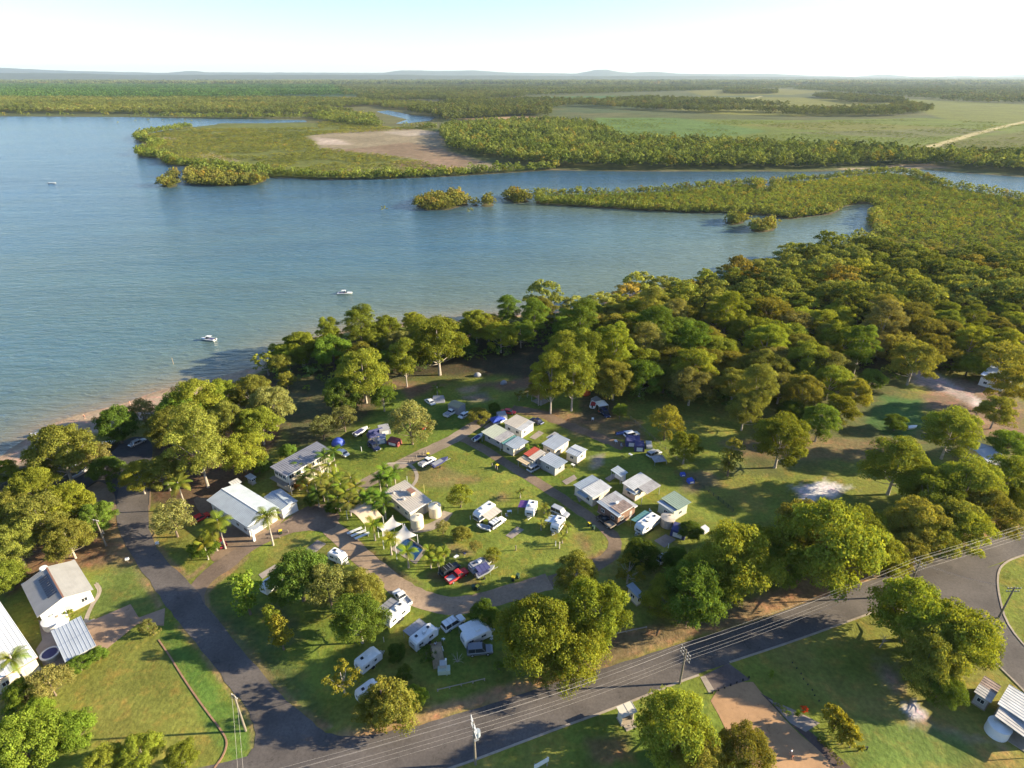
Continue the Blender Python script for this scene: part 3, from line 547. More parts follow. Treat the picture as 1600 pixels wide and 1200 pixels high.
HAND = '''
gum 20 845 70 OL|olive gum crown at the left edge above the pale solar-roofed house
gum 60 805 80 OL|rounded olive gum behind the leaning pole at the far left
gum 103 838 64 OL|broad crown just above the pale house, nearest its ridge
gum 150 805 52 BG|darker green gum touching the leaning pole by the side road
broad 100 785 75 YG|lime tinted crown in the left clump below the beach
gum 50 760 70 YG|bright crown low on the left edge below the sand
gum 12 790 60 OL|gum cut by the left edge, above the pale house
broad 8 898 55 YG|yellow-green crown on the left edge between the two houses
gum 5 735 40 YG|gum against the beach at the far left edge
broad 38 742 32 OL|small bushy tree on the sand behind the left clump
gum 92 702 92 OL|spreading flat-topped tree overhanging the beach near the slipway
fine 148 710 50 GY|pale grey-green tree between car park and beach
fine 221 640 42 GY|grey-green tree standing alone on the open beach
broad 180 660 62 DK|dark low scrub tree behind the beach by the car park
broad 165 730 50 DK|dark sparse tree on the car park island
column 173 760 14 BG|tiny sapling in the middle of the road by the car park
broad 283 640 72 BG|dark green tree at the beach end of the road-side clump
gum 305 622 72 YG|highest bright crown behind the beach
gum 345 617 60 YG|bright rounded gum over the boat ramp shade
gum 392 612 62 OL|olive gum at the seaward end of the clump left of the two-storey house
gum 424 630 66 GY|large greyish crown at the right end of the beach clump
tall 305 690 92 OL|tall gum with white forked trunk above the large shed
gum 355 655 62 OL|gum in the middle of the clump above the large shed
broad 378 703 70 YG|bushy bright tree with hanging lower leaves above the large shed
gum 405 660 58 YG|yellow-green tree behind the bushy tree, facing the camp lawn
gum 262 665 60 OL|olive gum at the road edge of the beach clump
gum 216 742 52 YE|yellowish low tree beside the road mouth at the car park
gum 255 733 58 OL|olive tree between road and palm near the car park
loose 415 561 42 YG|open gum leaning out over the bay shadow
gum 449 552 40 YG|low gum on the shore, second from the leaning one
gum 468 540 52 YG|rounded shore gum left of the tall shore pair
tall 512 520 42 YG|slim tall gum rising above the shore line
broad 518 545 58 BG|dark green shore tree under the slim tall gum
fine 447 592 30 OL|small dark tree alone in the shaded grass near the shore
broad 535 612 60 DK|dark tree mass behind the blue tent camp
fine 503 664 42 GY|pale fine-leaved tree behind the two-storey house
fine 536 650 42 GY|pale tree right of the one behind the two-storey house
broad 449 703 28 BG|rounded green bush at the rear corner of the two-storey house
broad 408 724 34 DK|dark bushy tree between large shed and two-storey house
fine 267 806 62 GY|grey-green roundish tree left of the large shed
broad 318 852 44 BG|low green tree below the palm in front of the large shed
tall 632 560 52 YG|gum with two bare white trunks behind the tent camp
gum 566 580 80 YG|broad bright gum behind the blue tents
gum 598 618 40 BG|shaded tree to the left of the round olive tree
fine 641 655 68 GY|large round olive-grey tree standing between tents and track
gum 684 530 88 YG|large bright gum above the white ute, on the shore
gum 744 505 50 YG|highest shore gum, standing out against the bay
tall 862 590 68 YG|left one of the tall white-trunked gums in the middle of the camp
tall 896 582 72 YG|right one of the tall white-trunked gums in the middle of the camp
tall 915 552 64 YG|rear right one of the tall white-trunked gums
tall 882 556 62 YG|rear left one of the tall white-trunked gums
tall 842 600 40 OL|small outer gum left of the tall white-trunked ones
fine 958 588 34 GY|pale grey bush tree right of the tall white-trunked gums
loose 811 616 17 OL|thin young tree on the track behind the cabins
loose 824 612 15 OL|second thin young tree on the track behind the cabins
broad 772 636 20 DK|small dark tree right beside the red car at the rear track
broad 748 648 34 OL|low bushy tree at the end of the gravel track
fine 969 640 26 BG|thin shaded tree right of the messy camp
fine 1042 656 54 YE|yellow-grey tree on the right edge of the camp
gum 1072 695 50 YG|yellow-green tree by the fence at the right edge of the camp
tall 1185 605 66 OL|gum with a visible bare trunk in the right meadow
gum 1222 684 80 YG|large round gum in the middle of the right meadow
gum 1283 655 58 BG|green gum right of the large round meadow gum
gum 1338 612 50 YE|golden crown on the edge of the open grass
gum 1314 638 48 YE|golden tree left and below the other golden crown
column 1144 707 42 BR|brownish narrow tree in the left part of the meadow
gum 1262 560 68 YG|tall rounded gum at the edge of the thick wood above the meadow
fine 1097 588 50 GY|greyish tree at the edge of the wood, right of the camp
gum 1431 560 66 OL|gum with leaning trunk beside the dirt clearing
gum 1488 672 76 YG|flat-topped gum left of the small gable shed
gum 1405 722 78 YG|bright gum left of the roadside row, near the white sand spot
broad 1401 658 34 DK|dark round bush in the grass by the dirt clearing
gum 1583 600 66 YE|orange-tinted gum over the light blue house
broad 1578 690 55 BG|green tree at the right edge beside the small gable shed
gum 1560 640 50 OL|gum with crooked white trunk at the right edge by the clearing
broad 1150 872 105 YG|leafy roadside tree below the green-roofed cabin
broad 1085 922 88 BG|darker leafy tree at the roadside, left of its bright neighbour
broad 1190 850 62 YG|crown behind the leafy roadside tree, nearer the white sand spot
broad 1040 928 62 YG|low leafy tree beside the hidden caravan
broad 1298 842 135 YG|largest crown of the roadside row
gum 1262 822 80 OL|olive crown behind the largest roadside crown
gum 1345 830 70 YG|crown right of the largest roadside crown
gum 1432 815 80 OL|olive crown in the middle of the roadside row
gum 1395 870 52 OL|low crown hanging to the verge in the roadside row
gum 1458 765 76 YG|rounded crown in the upper roadside row
gum 1515 758 84 YG|second rounded crown in the upper roadside row
gum 1577 745 70 YG|crown in the upper roadside row at the right edge
gum 1505 822 72 YG|bright low crown over the verge in the upper roadside row
gum 1462 836 66 OL|olive low crown over the verge in the upper roadside row
broad 1225 880 60 BG|dark low tree on the verge left of the largest roadside crown
gum 1490 812 70 OL|lower crown beneath the upper roadside row
gum 1550 800 70 OL|lower crown at the right end of the roadside row
gum 1590 780 50 YG|last crown of the roadside row, cut by the right edge
gum 1235 850 62 OL|olive crown filling the gap left of the largest roadside crown
gum 1378 862 62 YG|crown low over the verge right of the largest roadside crown
gum 1420 852 58 OL|crown under the olive one in the middle of the roadside row
broad 1115 895 84 YG|green crown between the two leafy roadside trees
gum 1165 640 54 OL|gum at the wood edge left of the bare-trunked meadow gum
gum 1255 610 60 OL|gum at the wood edge above the large round meadow gum
gum 1300 590 56 YG|gum at the wood edge behind the golden crown
broad 1240 640 44 DK|low dark tree between bare-trunked gum and large round meadow gum
broad 1365 590 40 BG|green tree at the wood edge by the dirt clearing
broad 845 985 128 YG|left dome of the huge bright tree group by the main road
gum 930 950 112 YG|right dome of the huge bright tree group by the main road
broad 895 1010 105 YG|low front dome of the huge bright tree group by the main road
broad 860 1030 75 OL|skirt of leaves nearest the main road in the huge tree group
gum 902 893 68 OL|olive crown rising behind the huge bright tree group
broad 757 955 44 DK|dark round tree at the bend of the gravel loop
loose 983 885 54 YE|ragged golden tree above the hidden caravan
broad 1003 865 56 DK|dark tree behind the ragged golden tree
broad 1055 872 44 DK|dark tree below the empty concrete slab
broad 1078 828 36 DK|dark bush tree beside the round concrete tank
broad 1058 1132 118 YG|large bright tree beside the bus shelter at the bottom
gum 1095 1180 80 OL|olive crown right of the bus shelter tree
gum 1165 1172 84 OL|olive crown at the bottom beside the tan gravel yard
broad 1428 950 118 YG|left part of the great dome tree by the road junction
broad 1490 985 118 YG|right part of the great dome tree by the road junction
broad 1455 1020 100 OL|lower front of the great dome tree by the road junction
broad 1525 1005 70 YG|right shoulder of the great dome tree by the road junction
broad 1470 1070 62 DK|dark skirt of the great dome tree, nearest the rusty shed
broad 30 1165 100 LM|bright green tree in the bottom left corner
broad 108 1140 66 LM|bright green tree at the bottom, at the lawn edge
gum 162 1190 58 YG|gum at the bottom edge of the big shadowed lawn
gum 219 1172 60 YG|tallest gum at the bottom edge of the big shadowed lawn
gum 283 1180 46 YG|rightmost gum at the bottom edge of the big shadowed lawn
fine 74 1062 56 GY|rounded grey-green tree below the white-roofed house
broad 34 1082 52 LM|green tree with the tall palm below the white roof
broad 55 1112 50 LM|green bush tree between grey tree and bottom corner
broad 122 1036 34 BG|dark green bush tree at the shed corner, nearer the tank
broad 150 1022 28 BG|dark green bush tree at the shed corner, nearer the lawn
fine 229 978 26 GY|small palm-like bush at the driveway mouth
shrub 240 985 20 GY|low spiky bush on the driveway edge
column 381 922 44 LM|bright green upright tree on the camp's roadside lawn
column 423 962 28 YG|slender tree left of the pair on the roadside lawn
column 436 985 36 YE|slender tree with orange leaves on the roadside lawn
broad 466 899 88 DK|dark dense rounded tree at the corner of the gravel loop
fine 512 912 78 GY|grey-olive tree beside the dark dense rounded tree
gum 560 965 80 BG|green crown left of the white caravan
gum 566 920 66 OL|olive crown by the gravel loop left of the white ute
loose 534 1058 60 YE|ragged orange-tipped tree near the bottom corner of the camp
pine 597 1080 88 OL|spiky conifer with pale branches near the bottom corner of the camp
fine 622 1098 70 OL|fine-leaved tree leaning against the spiky conifer on its right
broad 588 1102 60 OL|low broad tree under the spiky conifer
broad 650 1085 36 LM|bright bush tree right of the spiky conifer
broad 619 1018 28 DK|dark round bush between the two caravans
fine 631 1052 28 DK|dim bluish bush behind the spiky conifer
shrub 665 1020 30 DK|shrub under the brown camper in the shade
shrub 780 1040 22 BG|shrub at the foot of the huge tree group
fine 719 772 38 YG|round young tree on the camp green
fine 692 822 22 GY|pale feathery sapling below the water tanks
broad 721 833 30 OL|rounded young tree between pool and motorhome
fine 742 852 20 GY|thin sapling right of the rounded young tree
fine 770 866 26 YG|pale young tree above the grey camper
shrub 295 855 14 LM|small clipped bush on the road bank
shrub 114 930 26 YG|yellow-green garden bush at the white wall of the left house
shrub 107 958 20 YG|narrow bush beside the white tank at the left house
column 1206 1052 10 LM|tiny sapling on the grass by the tan yard
'''
SH = 'gum trees in the thick wood along the shore'
for ln in HAND.strip().splitlines():
    a, lab = ln.split('|'); k, u, v, w_, t = a.split(); hs = .58 if k == 'pine' else 1.22 if k == 'broad' and float(w_) > 55 else 1.0; w_ = float(w_)*(1.14 if 'roadside' in lab else 1)
    tree(k, float(u), float(v), float(w_), globals()[t], lab, 'bush' if k == 'shrub' else 'tree', None, hs)
# hedge and garden bed
for i, (u, v) in enumerate([(1302,1112),(1310,1122),(1318,1132),(1326,1142),(1334,1153),(1308,1128),(1322,1147)]):
    tree('shrub', u, v, 34, YE, 'golden clipped hedge bushes in a slanting row on the bottom lawn', 'hedge', 'golden hedge bushes', 1.5)
for i, (u, v) in enumerate([(1212,1099),(1219,1103),(1226,1109),(1232,1114)]):
    tree('shrub', u, v, 9, LM, 'low green plants edging the bed beside the tan yard', 'plant', 'low plants in the garden bed')
tree('column', 1247, 1114, 12, LM, 'bright green upright bush in the garden bed by the tan yard', 'bush', hs=.6)
tree('shrub', 1257, 1108, 13, (3.6,.35,.5), 'red-leaved bush on the mulch beside the tan yard', 'bush')
for i, (u, v) in enumerate([(1283,1155),(1288,1162),(1296,1170),(1304,1180),(1312,1190)]):
    tree('shrub', u, v, 11, OL, 'small olive plants edging the dark strip at the bottom', 'plant', 'olive edging plants')
# ---- the shore wood: scattered trees ----
WOOD = GP([(418,575),(500,530),(600,518),(760,505),(900,492),(1000,472),(1090,452),(1200,425),(1290,398),(1500,425),(1660,440),(1660,575),(1540,600),(1440,572),(1390,600),(1330,600),(1290,628),(1200,632),(1140,640),(1080,640),(1040,625),(1000,640),(955,625),(930,600),(860,545),(800,560),(740,570),(690,575),(640,585),(560,600),(500,610),(440,610)])
HOLES = [GP([(440,600),(540,560),(600,590),(560,640),(470,640)])]
pts = []; lo = WOOD.min(0); hi = WOOD.max(0); tries = 0
prng = np.random.RandomState(77)
while tries < 26000:
    tries += 1; p = lo+(hi-lo)*prng.rand(2); sp_ = 8.8
    if all((p[0]-q[0])**2+(p[1]-q[1])**2 > sp_*sp_ for q in pts): pts.append(p)
pts = np.array(pts); m_ = inside(pts, WOOD)
for h_ in HOLES: m_ &= ~inside(pts, h_)
pts = pts[m_]; pts = pts[np.argsort(pts[:, 1])]
def pick(x, y):
    t = fnoise(np.array([x]), np.array([y]), 60, 55)[0]+(prng.rand()-.5)*.5
    return (YG, 'bright') if t > .52 else ((OL, 'olive') if t > .38 else (BG, 'dark green'))
wood_rest = []; NB = 0
BELTLAB = {'bright': 'bright yellow-green gum in the thick shore wood, one of many alike', 'olive': 'olive gum in the thick shore wood, one of many alike', 'dark green': 'dark green gum in the thick shore wood, one of many alike'}
FREE = 300-NTREE[0]
for (x, y) in pts:
    t, nm = pick(x, y); w_ = (9.8+6.2*prng.rand())*(.66 if sdist(np.array([[x, y]]), L_NEAR)[0] < 17 and x < 120 else 1)*(.82 if x < 5 else 1); k = 'gum' if prng.rand() < .62 else ('tall' if prng.rand() < .35 else ('broad' if prng.rand() < .6 else 'fine'))
    if prng.rand() < .05: t = BR
    elif prng.rand() < .14: t = GY
    if NB < FREE: 
        NB += 1; tn_ = 'brownish' if t is BR else ('grey-green' if t is GY else nm); uu_ = 800+F*x/(y*cp+H*sp)
        zn = ['left of the tall gums', 'behind the tall gums', 'right of the tall gums', 'above the meadow', 'near the right edge'][int(np.digitize(uu_, [820, 960, 1120, 1360]))]
        sd1 = sdist(np.array([[x, y]]), L_NEAR)[0]; rw = 'waterside row' if sd1 < 16 else ('middle' if sd1 < 45 else ('inland part' if sd1 < 70 else 'camp side'))
        lab = tn_+' '+{'gum': 'rounded gum', 'tall': 'tall slim gum', 'broad': 'low tree', 'fine': 'fine-leaved tree'}[k]+" in the shore wood's "+rw+", "+zn
        tree(k, 0, 0, 0, t, lab, 'tree', 'trees in the shore wood', world=(x, y), w=w_, hs=.86)
    else: wood_rest.append((x, y, w_, t, k))

# ---------------- far vegetation: instanced masses ----------------
def srcs(prefix, items):
    """named foliage sources kept out of the scene and used only by the instancer"""
    col_ = bpy.data.collections.new(prefix)
    for i, me in enumerate(items):
        o = bpy.data.objects.new(prefix, me); col_.objects.link(o)
    return col_
def mass(name, pts, scl, hs, tint, vi, coll, label=None):
    """one object: points that carry foliage clumps"""
    n = len(pts); me = bpy.data.meshes.new(name); me.vertices.add(n)
    me.vertices.foreach_set('co', np.asarray(pts, dtype=np.float32).ravel())
    setf(me, 'sxy', scl); setf(me, 'sz', np.asarray(scl)*np.asarray(hs)); setf(me, 'rot', np.random.RandomState(3).rand(n)*6.28)
    a = me.attributes.new('vi', 'INT', 'POINT'); a.data.foreach_set('value', np.asarray(vi, dtype=np.int32)); setcol(me, 'tint', tint)
    o = link(name, me); ng = bpy.data.node_groups.new(name, 'GeometryNodeTree')
    ng.interface.new_socket('Geometry', in_out='INPUT', socket_type='NodeSocketGeometry'); ng.interface.new_socket('Geometry', in_out='OUTPUT', socket_type='NodeSocketGeometry')
    gi = ng.nodes.new('NodeGroupInput'); go = ng.nodes.new('NodeGroupOutput'); ip = ng.nodes.new('GeometryNodeInstanceOnPoints')
    ci = ng.nodes.new('GeometryNodeCollectionInfo'); ci.inputs['Collection'].default_value = coll; ci.inputs['Separate Children'].default_value = True; ci.inputs['Reset Children'].default_value = True
    def attr(nm, t): q = ng.nodes.new('GeometryNodeInputNamedAttribute'); q.data_type = t; q.inputs[0].default_value = nm; return q.outputs[0]
    cx = ng.nodes.new('ShaderNodeCombineXYZ'); cr = ng.nodes.new('ShaderNodeCombineXYZ'); l = ng.links.new
    s1 = attr('sxy', 'FLOAT'); l(s1, cx.inputs[0]); l(s1, cx.inputs[1]); l(attr('sz', 'FLOAT'), cx.inputs[2]); l(attr('rot', 'FLOAT'), cr.inputs[2])
    m2p = ng.nodes.new('GeometryNodeMeshToPoints'); l(gi.outputs[0], m2p.inputs['Mesh']); l(m2p.outputs[0], ip.inputs['Points'])
    l(ci.outputs[0], ip.inputs['Instance']); ip.inputs['Pick Instance'].default_value = True; l(attr('vi', 'INT'), ip.inputs['Instance Index'])
    l(cr.outputs[0], ip.inputs['Rotation']); l(cx.outputs[0], ip.inputs['Scale']); l(ip.outputs[0], go.inputs[0])
    md = o.modifiers.new('scatter', 'NODES'); md.node_group = ng
    tag(o, label, None, None, 'stuff'); return o
def clump(seed, h, w, base, n1, n2, per, leaf, shape='round'):
    l, _ = dome(seed, h, w, base, n1, n2, shape); return leaf_mesh('leaf_clump', l, per, leaf, M_LEAFI, seed)
HI = srcs('wood_crown', [clump(300+i, 14, 12, 2.5, 14, 7, 34, .55) for i in range(4)])
MID = srcs('far_crown', [clump(330+i, 14, 11, 2.0, 9, 4, 16, 1.0) for i in range(5)])
LOW = srcs('distant_crown', [clump(360+i, 13, 12, 1.0, 6, 2, 6, 2.2) for i in range(4)])
BUSH = srcs('mangrove_bush', [clump(390+i, 3.6, 4.6, .2, 7, 3, 26, .55) for i in range(5)])
CAN = srcs('distant_canopy', [clump(420+i, 10, 46, 1.0, 26, 2, .5, 7.5) for i in range(4)])
def scatter(px, spacing, seed, world=None, edge=0, jit=.45, dens=None):
    poly = GP(px) if world is None else world; rng = np.random.RandomState(seed); lo = poly.min(0); hi = poly.max(0)
    nx, ny = int((hi[0]-lo[0])/spacing)+1, int((hi[1]-lo[1])/spacing)+1
    X, Y = np.meshgrid(lo[0]+(np.arange(nx)+.5)*spacing, lo[1]+(np.arange(ny)+.5)*spacing); p = np.stack([X.ravel(), Y.ravel()], 1)
    p = p[np.abs(p[:, 0]) < 1.1*(p[:, 1]+60)]
    p += (rng.rand(*p.shape)-.5)*2*jit*spacing; return p[inside(p, poly)]
def tints(p, base, seed, s=60, amp=.6, br=.07):
    rng = np.random.RandomState(seed); n = len(p); t = (fnoise(p[:, 0], p[:, 1], s, seed)-.5)*amp*2+(rng.rand(n)-.5)*.35
    b = np.tile(np.array(base, float), (n, 1)); b *= (1+t*.6+(rng.rand(n)-.5)*.5)[:, None]; b[:, 0] *= 1+t*.2; b[:, 0] *= 1+(rng.rand(n) < br)*.35; b[:, 2] *= 1+(rng.rand(n)-.3)*.6; return np.clip(b, .05, 4)
CLEAR = [GP([(583,176),(690,186),(694,200),(600,199),(585,190)]), GP([(300,186),(492,185),(500,200),(300,202)])]
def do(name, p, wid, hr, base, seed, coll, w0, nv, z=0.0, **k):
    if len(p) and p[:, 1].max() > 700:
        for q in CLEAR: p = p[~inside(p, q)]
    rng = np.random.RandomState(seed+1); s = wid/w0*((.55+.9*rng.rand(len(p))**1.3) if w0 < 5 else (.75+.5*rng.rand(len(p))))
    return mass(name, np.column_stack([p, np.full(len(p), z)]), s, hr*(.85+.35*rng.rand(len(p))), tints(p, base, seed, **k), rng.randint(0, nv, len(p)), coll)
wr_ = np.array([(x, y) for x, y, *_ in wood_rest])
if len(wr_): do('shore_wood', wr_, 13.0, .84, (1.2,1.22,.8), 3, HI, 12, 4)
us_ = scatter(None, 5.5, 44, world=WOOD); do('wood_undergrowth', us_, 5.5, .8, BG, 45, BUSH, 4.6, 5)
trz = scatter([(1290,402),(1400,392),(1500,402),(1680,418),(1680,450),(1500,438),(1290,412)], 4.6, 46); do('transition_scrub', trz, 7, .85, (1.0,.98,.95), 47, HI, 12, 4)
# mangroves
mg = scatter([(840,306),(950,305),(1060,300),(1140,291),(1192,289),(1206,289),(1270,284),(1380,272),(1430,277),(1480,294),(1600,314),(1900,360),(1900,450),(1600,418),(1500,402),(1400,392),(1320,385),(1372,371),(1357,347),(1371,321),(1345,319),(1318,324),(1300,334),(1230,344),(1200,340),(1135,335),(1080,332),(1000,328),(900,322),(842,318)], 2.7, 50)
mg = mg[sd_land(mg) > .5]; do('mangroves', mg, 3.3, .95, (1.08,1.24,.8), 51, BUSH, 4.6, 5, amp=.7, br=.25)
# taller mangrove rim along the water
p = scatter(None, 3.2, 52, world=GP([(830,300),(1400,262),(1700,320),(1700,330),(1480,300),(1380,285),(1395,320),(1380,345),(1400,372),(1300,392),(1150,360),(840,335)])); s_ = sd_land(p); p = p[(s_ > -1) & (s_ < 7)]
do('mangrove_rim', p, 5.4, 1.2, (1.15,1.2,1.0), 53, BUSH, 4.6, 5)
for i, q in enumerate(ISLES):
    c = q.mean(0); big = np.abs(q-c).max()+2; p = scatter(None, 3.0, 60+i, world=c+(q-c)*1.05)
    if len(p) < 3: p = np.vstack([p.reshape(-1, 2), c[None]])
    o = do('mangrove_island', p, 6.5, 1.2, (1.2,1.08,.9), 61+i, BUSH, 4.6, 5, z=-.4)
for i, (u, v) in enumerate([(787,308),(793,310),(815,308),(822,313),(808,311),(798,306),(830,311),(600,330),(735,333),(185,193),(212,190),(232,189),(255,189),(290,189),(300,190),(742,320),(214,214),(216,238)]):
    x, y = G(u, v, -.4); mass('mangrove_island', [(x, y, -.4)], [1.2], [1], [(1.15,1.05,.9)], [i % 5], BUSH)
# peninsula across the water
pen = [(214,215),(300,196),(340,193),(480,193),(560,186),(690,186),(690,200),(480,212),(500,232),(560,238),(640,248),(700,264),(780,268),(800,270),(700,275),(580,280),(420,276),(310,261),(262,256),(216,240)]
p = scatter(pen, 6.0, 80); k_ = fnoise(p[:, 0], p[:, 1], 45, 81) > .36; p = p[k_ & (sd_land(p) > 1)]; do('saltbush_scrub', p, 6.2, .42, (1.05,1.02,.8), 82, BUSH, 4.6, 5)
p = scatter(None, 4.2, 84, world=GP([(190,205),(480,185),(480,196),(340,200),(280,210),(270,250),(420,270),(580,274),(700,268),(870,258),(870,272),(700,282),(420,284),(190,262)])); s_ = sd_land(p); p = p[(s_ > -1) & (s_ < 14)]
do('mangrove_fringe', p, 7.2, 1.25, (.95,1.08,.8), 85, BUSH, 4.6, 5)
p = scatter([(-100,181),(480,184),(500,178),(600,182),(690,190),(680,202),(560,196),(480,186),(300,186),(-100,184)], 9, 86); p = p[sd_land(p) > 1]; do('mangrove_fringe', p, 11, 1.1, (.9,1.0,.8), 87, BUSH, 4.6, 5)
# woods beyond
p = scatter([(688,210),(700,202),(740,198),(800,195),(860,193),(930,200),(970,222),(1100,229),(1250,234),(1390,240),(1440,247),(1650,250),(1900,262),(1900,285),(1600,272),(1480,262),(1380,259),(1290,264),(1150,265),(985,265),(870,262),(800,254),(740,243),(700,234),(690,215)], 8, 90); p = p[sd_land(p) > 4]
do('far_bank_wood', p, 9.6, 1.15, (.98,1.1,.9), 91, MID, 11, 5, amp=.8, s=50)
W1 = [[(-700,155),(0,155),(240,156),(440,155),(560,158),(690,166),(690,176),(600,170),(590,166),(480,170),(560,178),(470,180),(300,179),(0,177),(-700,174)]]
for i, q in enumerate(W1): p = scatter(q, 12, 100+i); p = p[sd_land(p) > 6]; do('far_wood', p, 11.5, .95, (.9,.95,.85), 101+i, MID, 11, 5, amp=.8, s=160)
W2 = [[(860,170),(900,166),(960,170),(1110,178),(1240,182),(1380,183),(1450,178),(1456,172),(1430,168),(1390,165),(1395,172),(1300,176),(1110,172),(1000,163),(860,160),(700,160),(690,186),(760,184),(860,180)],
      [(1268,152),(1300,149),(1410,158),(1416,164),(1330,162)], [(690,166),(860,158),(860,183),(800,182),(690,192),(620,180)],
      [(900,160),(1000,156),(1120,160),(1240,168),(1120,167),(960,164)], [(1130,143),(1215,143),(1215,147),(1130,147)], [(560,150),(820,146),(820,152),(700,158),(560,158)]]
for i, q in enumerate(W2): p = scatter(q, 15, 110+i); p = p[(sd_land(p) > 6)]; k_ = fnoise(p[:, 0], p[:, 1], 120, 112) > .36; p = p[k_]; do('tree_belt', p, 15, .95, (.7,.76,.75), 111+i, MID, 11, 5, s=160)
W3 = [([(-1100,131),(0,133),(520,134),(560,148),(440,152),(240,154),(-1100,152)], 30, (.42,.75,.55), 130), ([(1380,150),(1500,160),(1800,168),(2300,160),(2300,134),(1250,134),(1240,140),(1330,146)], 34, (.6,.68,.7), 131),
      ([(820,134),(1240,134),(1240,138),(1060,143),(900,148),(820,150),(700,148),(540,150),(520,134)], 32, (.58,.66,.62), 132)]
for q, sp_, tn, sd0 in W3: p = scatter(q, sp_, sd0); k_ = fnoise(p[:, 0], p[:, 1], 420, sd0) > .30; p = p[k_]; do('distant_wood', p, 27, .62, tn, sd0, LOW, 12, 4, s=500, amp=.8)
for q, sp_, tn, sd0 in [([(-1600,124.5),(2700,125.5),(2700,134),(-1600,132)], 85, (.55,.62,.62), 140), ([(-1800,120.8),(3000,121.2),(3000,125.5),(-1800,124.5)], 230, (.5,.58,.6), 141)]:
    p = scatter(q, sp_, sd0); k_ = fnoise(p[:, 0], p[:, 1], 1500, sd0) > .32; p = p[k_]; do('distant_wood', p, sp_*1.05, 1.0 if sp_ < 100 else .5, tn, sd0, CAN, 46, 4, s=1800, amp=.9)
# low growth on the fields
p = scatter([(940,186),(1110,188),(1260,190),(1450,186),(1800,202),(1800,262),(1450,247),(1250,227),(1050,221),(975,213)], 9, 150); k_ = fnoise(p[:, 0], p[:, 1], 60, 151) > .5; do('field_scrub', p[k_], 5, .3, (.9,1.05,.75), 152, BUSH, 4.6, 5)
# ---------------- haze ----------------
hz = MB(); hz.box(-42000, 42000, -1500, 42000, -11, 620); hm, nt, b = nodes_of('haze_air'); nt.nodes.remove(b)
pv = N(nt, 'ShaderNodeVolumePrincipled'); pv.inputs['Color'].default_value = (.68, .84, 1, 1); pv.inputs['Density'].default_value = 2.4e-5; pv.inputs['Anisotropy'].default_value = .2
nt.links.new(pv.outputs[0], nt.nodes['Material Output'].inputs['Volume']); tag(hz.build('haze', hm), kind='stuff')

# ---------------- materials for built things ----------------
WHT = mat('white_paint', (.66,.66,.65), .45, noise=.05, nscale=1.5); CRM = mat('cream_wall', (.62,.55,.43), .7, noise=.08, nscale=1)
M_ROOFW = mat('white_roof_metal', (.50,.49,.475), .42, .0, .4, noise=.2, nscale=.6); M_ROOFB = mat('pale_grey_roof_metal', (.30,.34,.385), .4, .0, .4, noise=.12, nscale=.5)
M_ROOFG = mat('green_roof_metal', (.25,.31,.24), .5, noise=.12, nscale=.6); M_ROOFT = mat('beige_roof_metal', (.46,.41,.35), .5, noise=.10, nscale=.5)
M_ROOFS = mat('slate_blue_roof_metal', (.33,.36,.41), .45, noise=.10, nscale=.5); M_ROOFR = mat('red_roof_metal', (.42,.085,.05), .5, noise=.12, nscale=.7)
M_ROOFC = mat('corrugated_grey', (.36,.34,.33), .6, noise=.25, nscale=.8); M_RUST = mat('rusty_roof_metal', (.27,.20,.17), .8, noise=.5, nscale=.9)
M_ROOFBR = mat('brown_fascia', (.25,.13,.09), .6); M_GREYW = mat('grey_wall', (.36,.35,.33), .8, noise=.1); M_GRNW = mat('pale_green_wall', (.42,.47,.38), .7)
M_BRICK = mat('brown_wall', (.20,.12,.085), .85, noise=.3, nscale=3); M_GLASS = mat('dark_glass', (.025,.03,.04), .08, .0, .6); M_DARK = mat('dark_interior', (.03,.028,.028), .8)
M_TYRE = mat('tyre', (.02,.02,.02), .8); M_STEEL = mat('galvanised_steel', (.45,.46,.47), .4, .5, noise=.1); M_POLE = mat('weathered_pole', (.19,.165,.13), .9, noise=.25, nscale=3)
M_YEL = mat('yellow_lid', (.75,.55,.03), .5); M_BIN = mat('dark_green_bin', (.03,.06,.04), .6); M_WOOD = mat('grey_timber', (.24,.20,.16), .9, noise=.2, nscale=4)
M_TANK = mat('cream_tank', (.66,.58,.42), .75, noise=.10, nscale=1.2); M_CTANK = mat('concrete_tank', (.42,.37,.31), .9, noise=.2, nscale=1.5)
M_SAIL = mat('pale_shade_cloth', (.58,.54,.49), .8, noise=.04); M_TAN = mat('tan_canvas', (.52,.40,.28), .85, noise=.08, nscale=1)
M_BLUE = mat('blue_tarp', (.05,.09,.42), .5, noise=.15); M_NAVY = mat('navy_canvas', (.05,.055,.15), .8, noise=.15); M_GREYC = mat('grey_canvas', (.27,.27,.29), .85, noise=.15)
M_PURP = mat('purple_awning', (.16,.07,.22), .7); M_TEAL = mat('teal_awning', (.12,.27,.25), .7); M_ORG = mat('orange_tent', (.62,.12,.03), .7); M_BRT = mat('brown_tarp', (.28,.21,.13), .85, noise=.2)
M_POOL = mat('pool_water', (.01,.045,.12), .06, spec=.6); M_SOLAR = mat('solar_cell', (.02,.022,.035), .3, spec=.6); M_SKIN = mat('skin', (.45,.27,.19), .6)
PAINT = {'white': (.66,.66,.66), 'silver': (.42,.43,.45), 'grey': (.16,.17,.19), 'navy': (.03,.04,.10), 'black': (.02,.02,.024), 'red': (.55,.03,.03), 'maroon': (.22,.02,.03), 'blue': (.10,.16,.34), 'cream': (.60,.55,.42)}
def paint(c): return mat('car_paint_'+c, PAINT[c], .25, .0 if c in ('white','cream') else .3, .6)

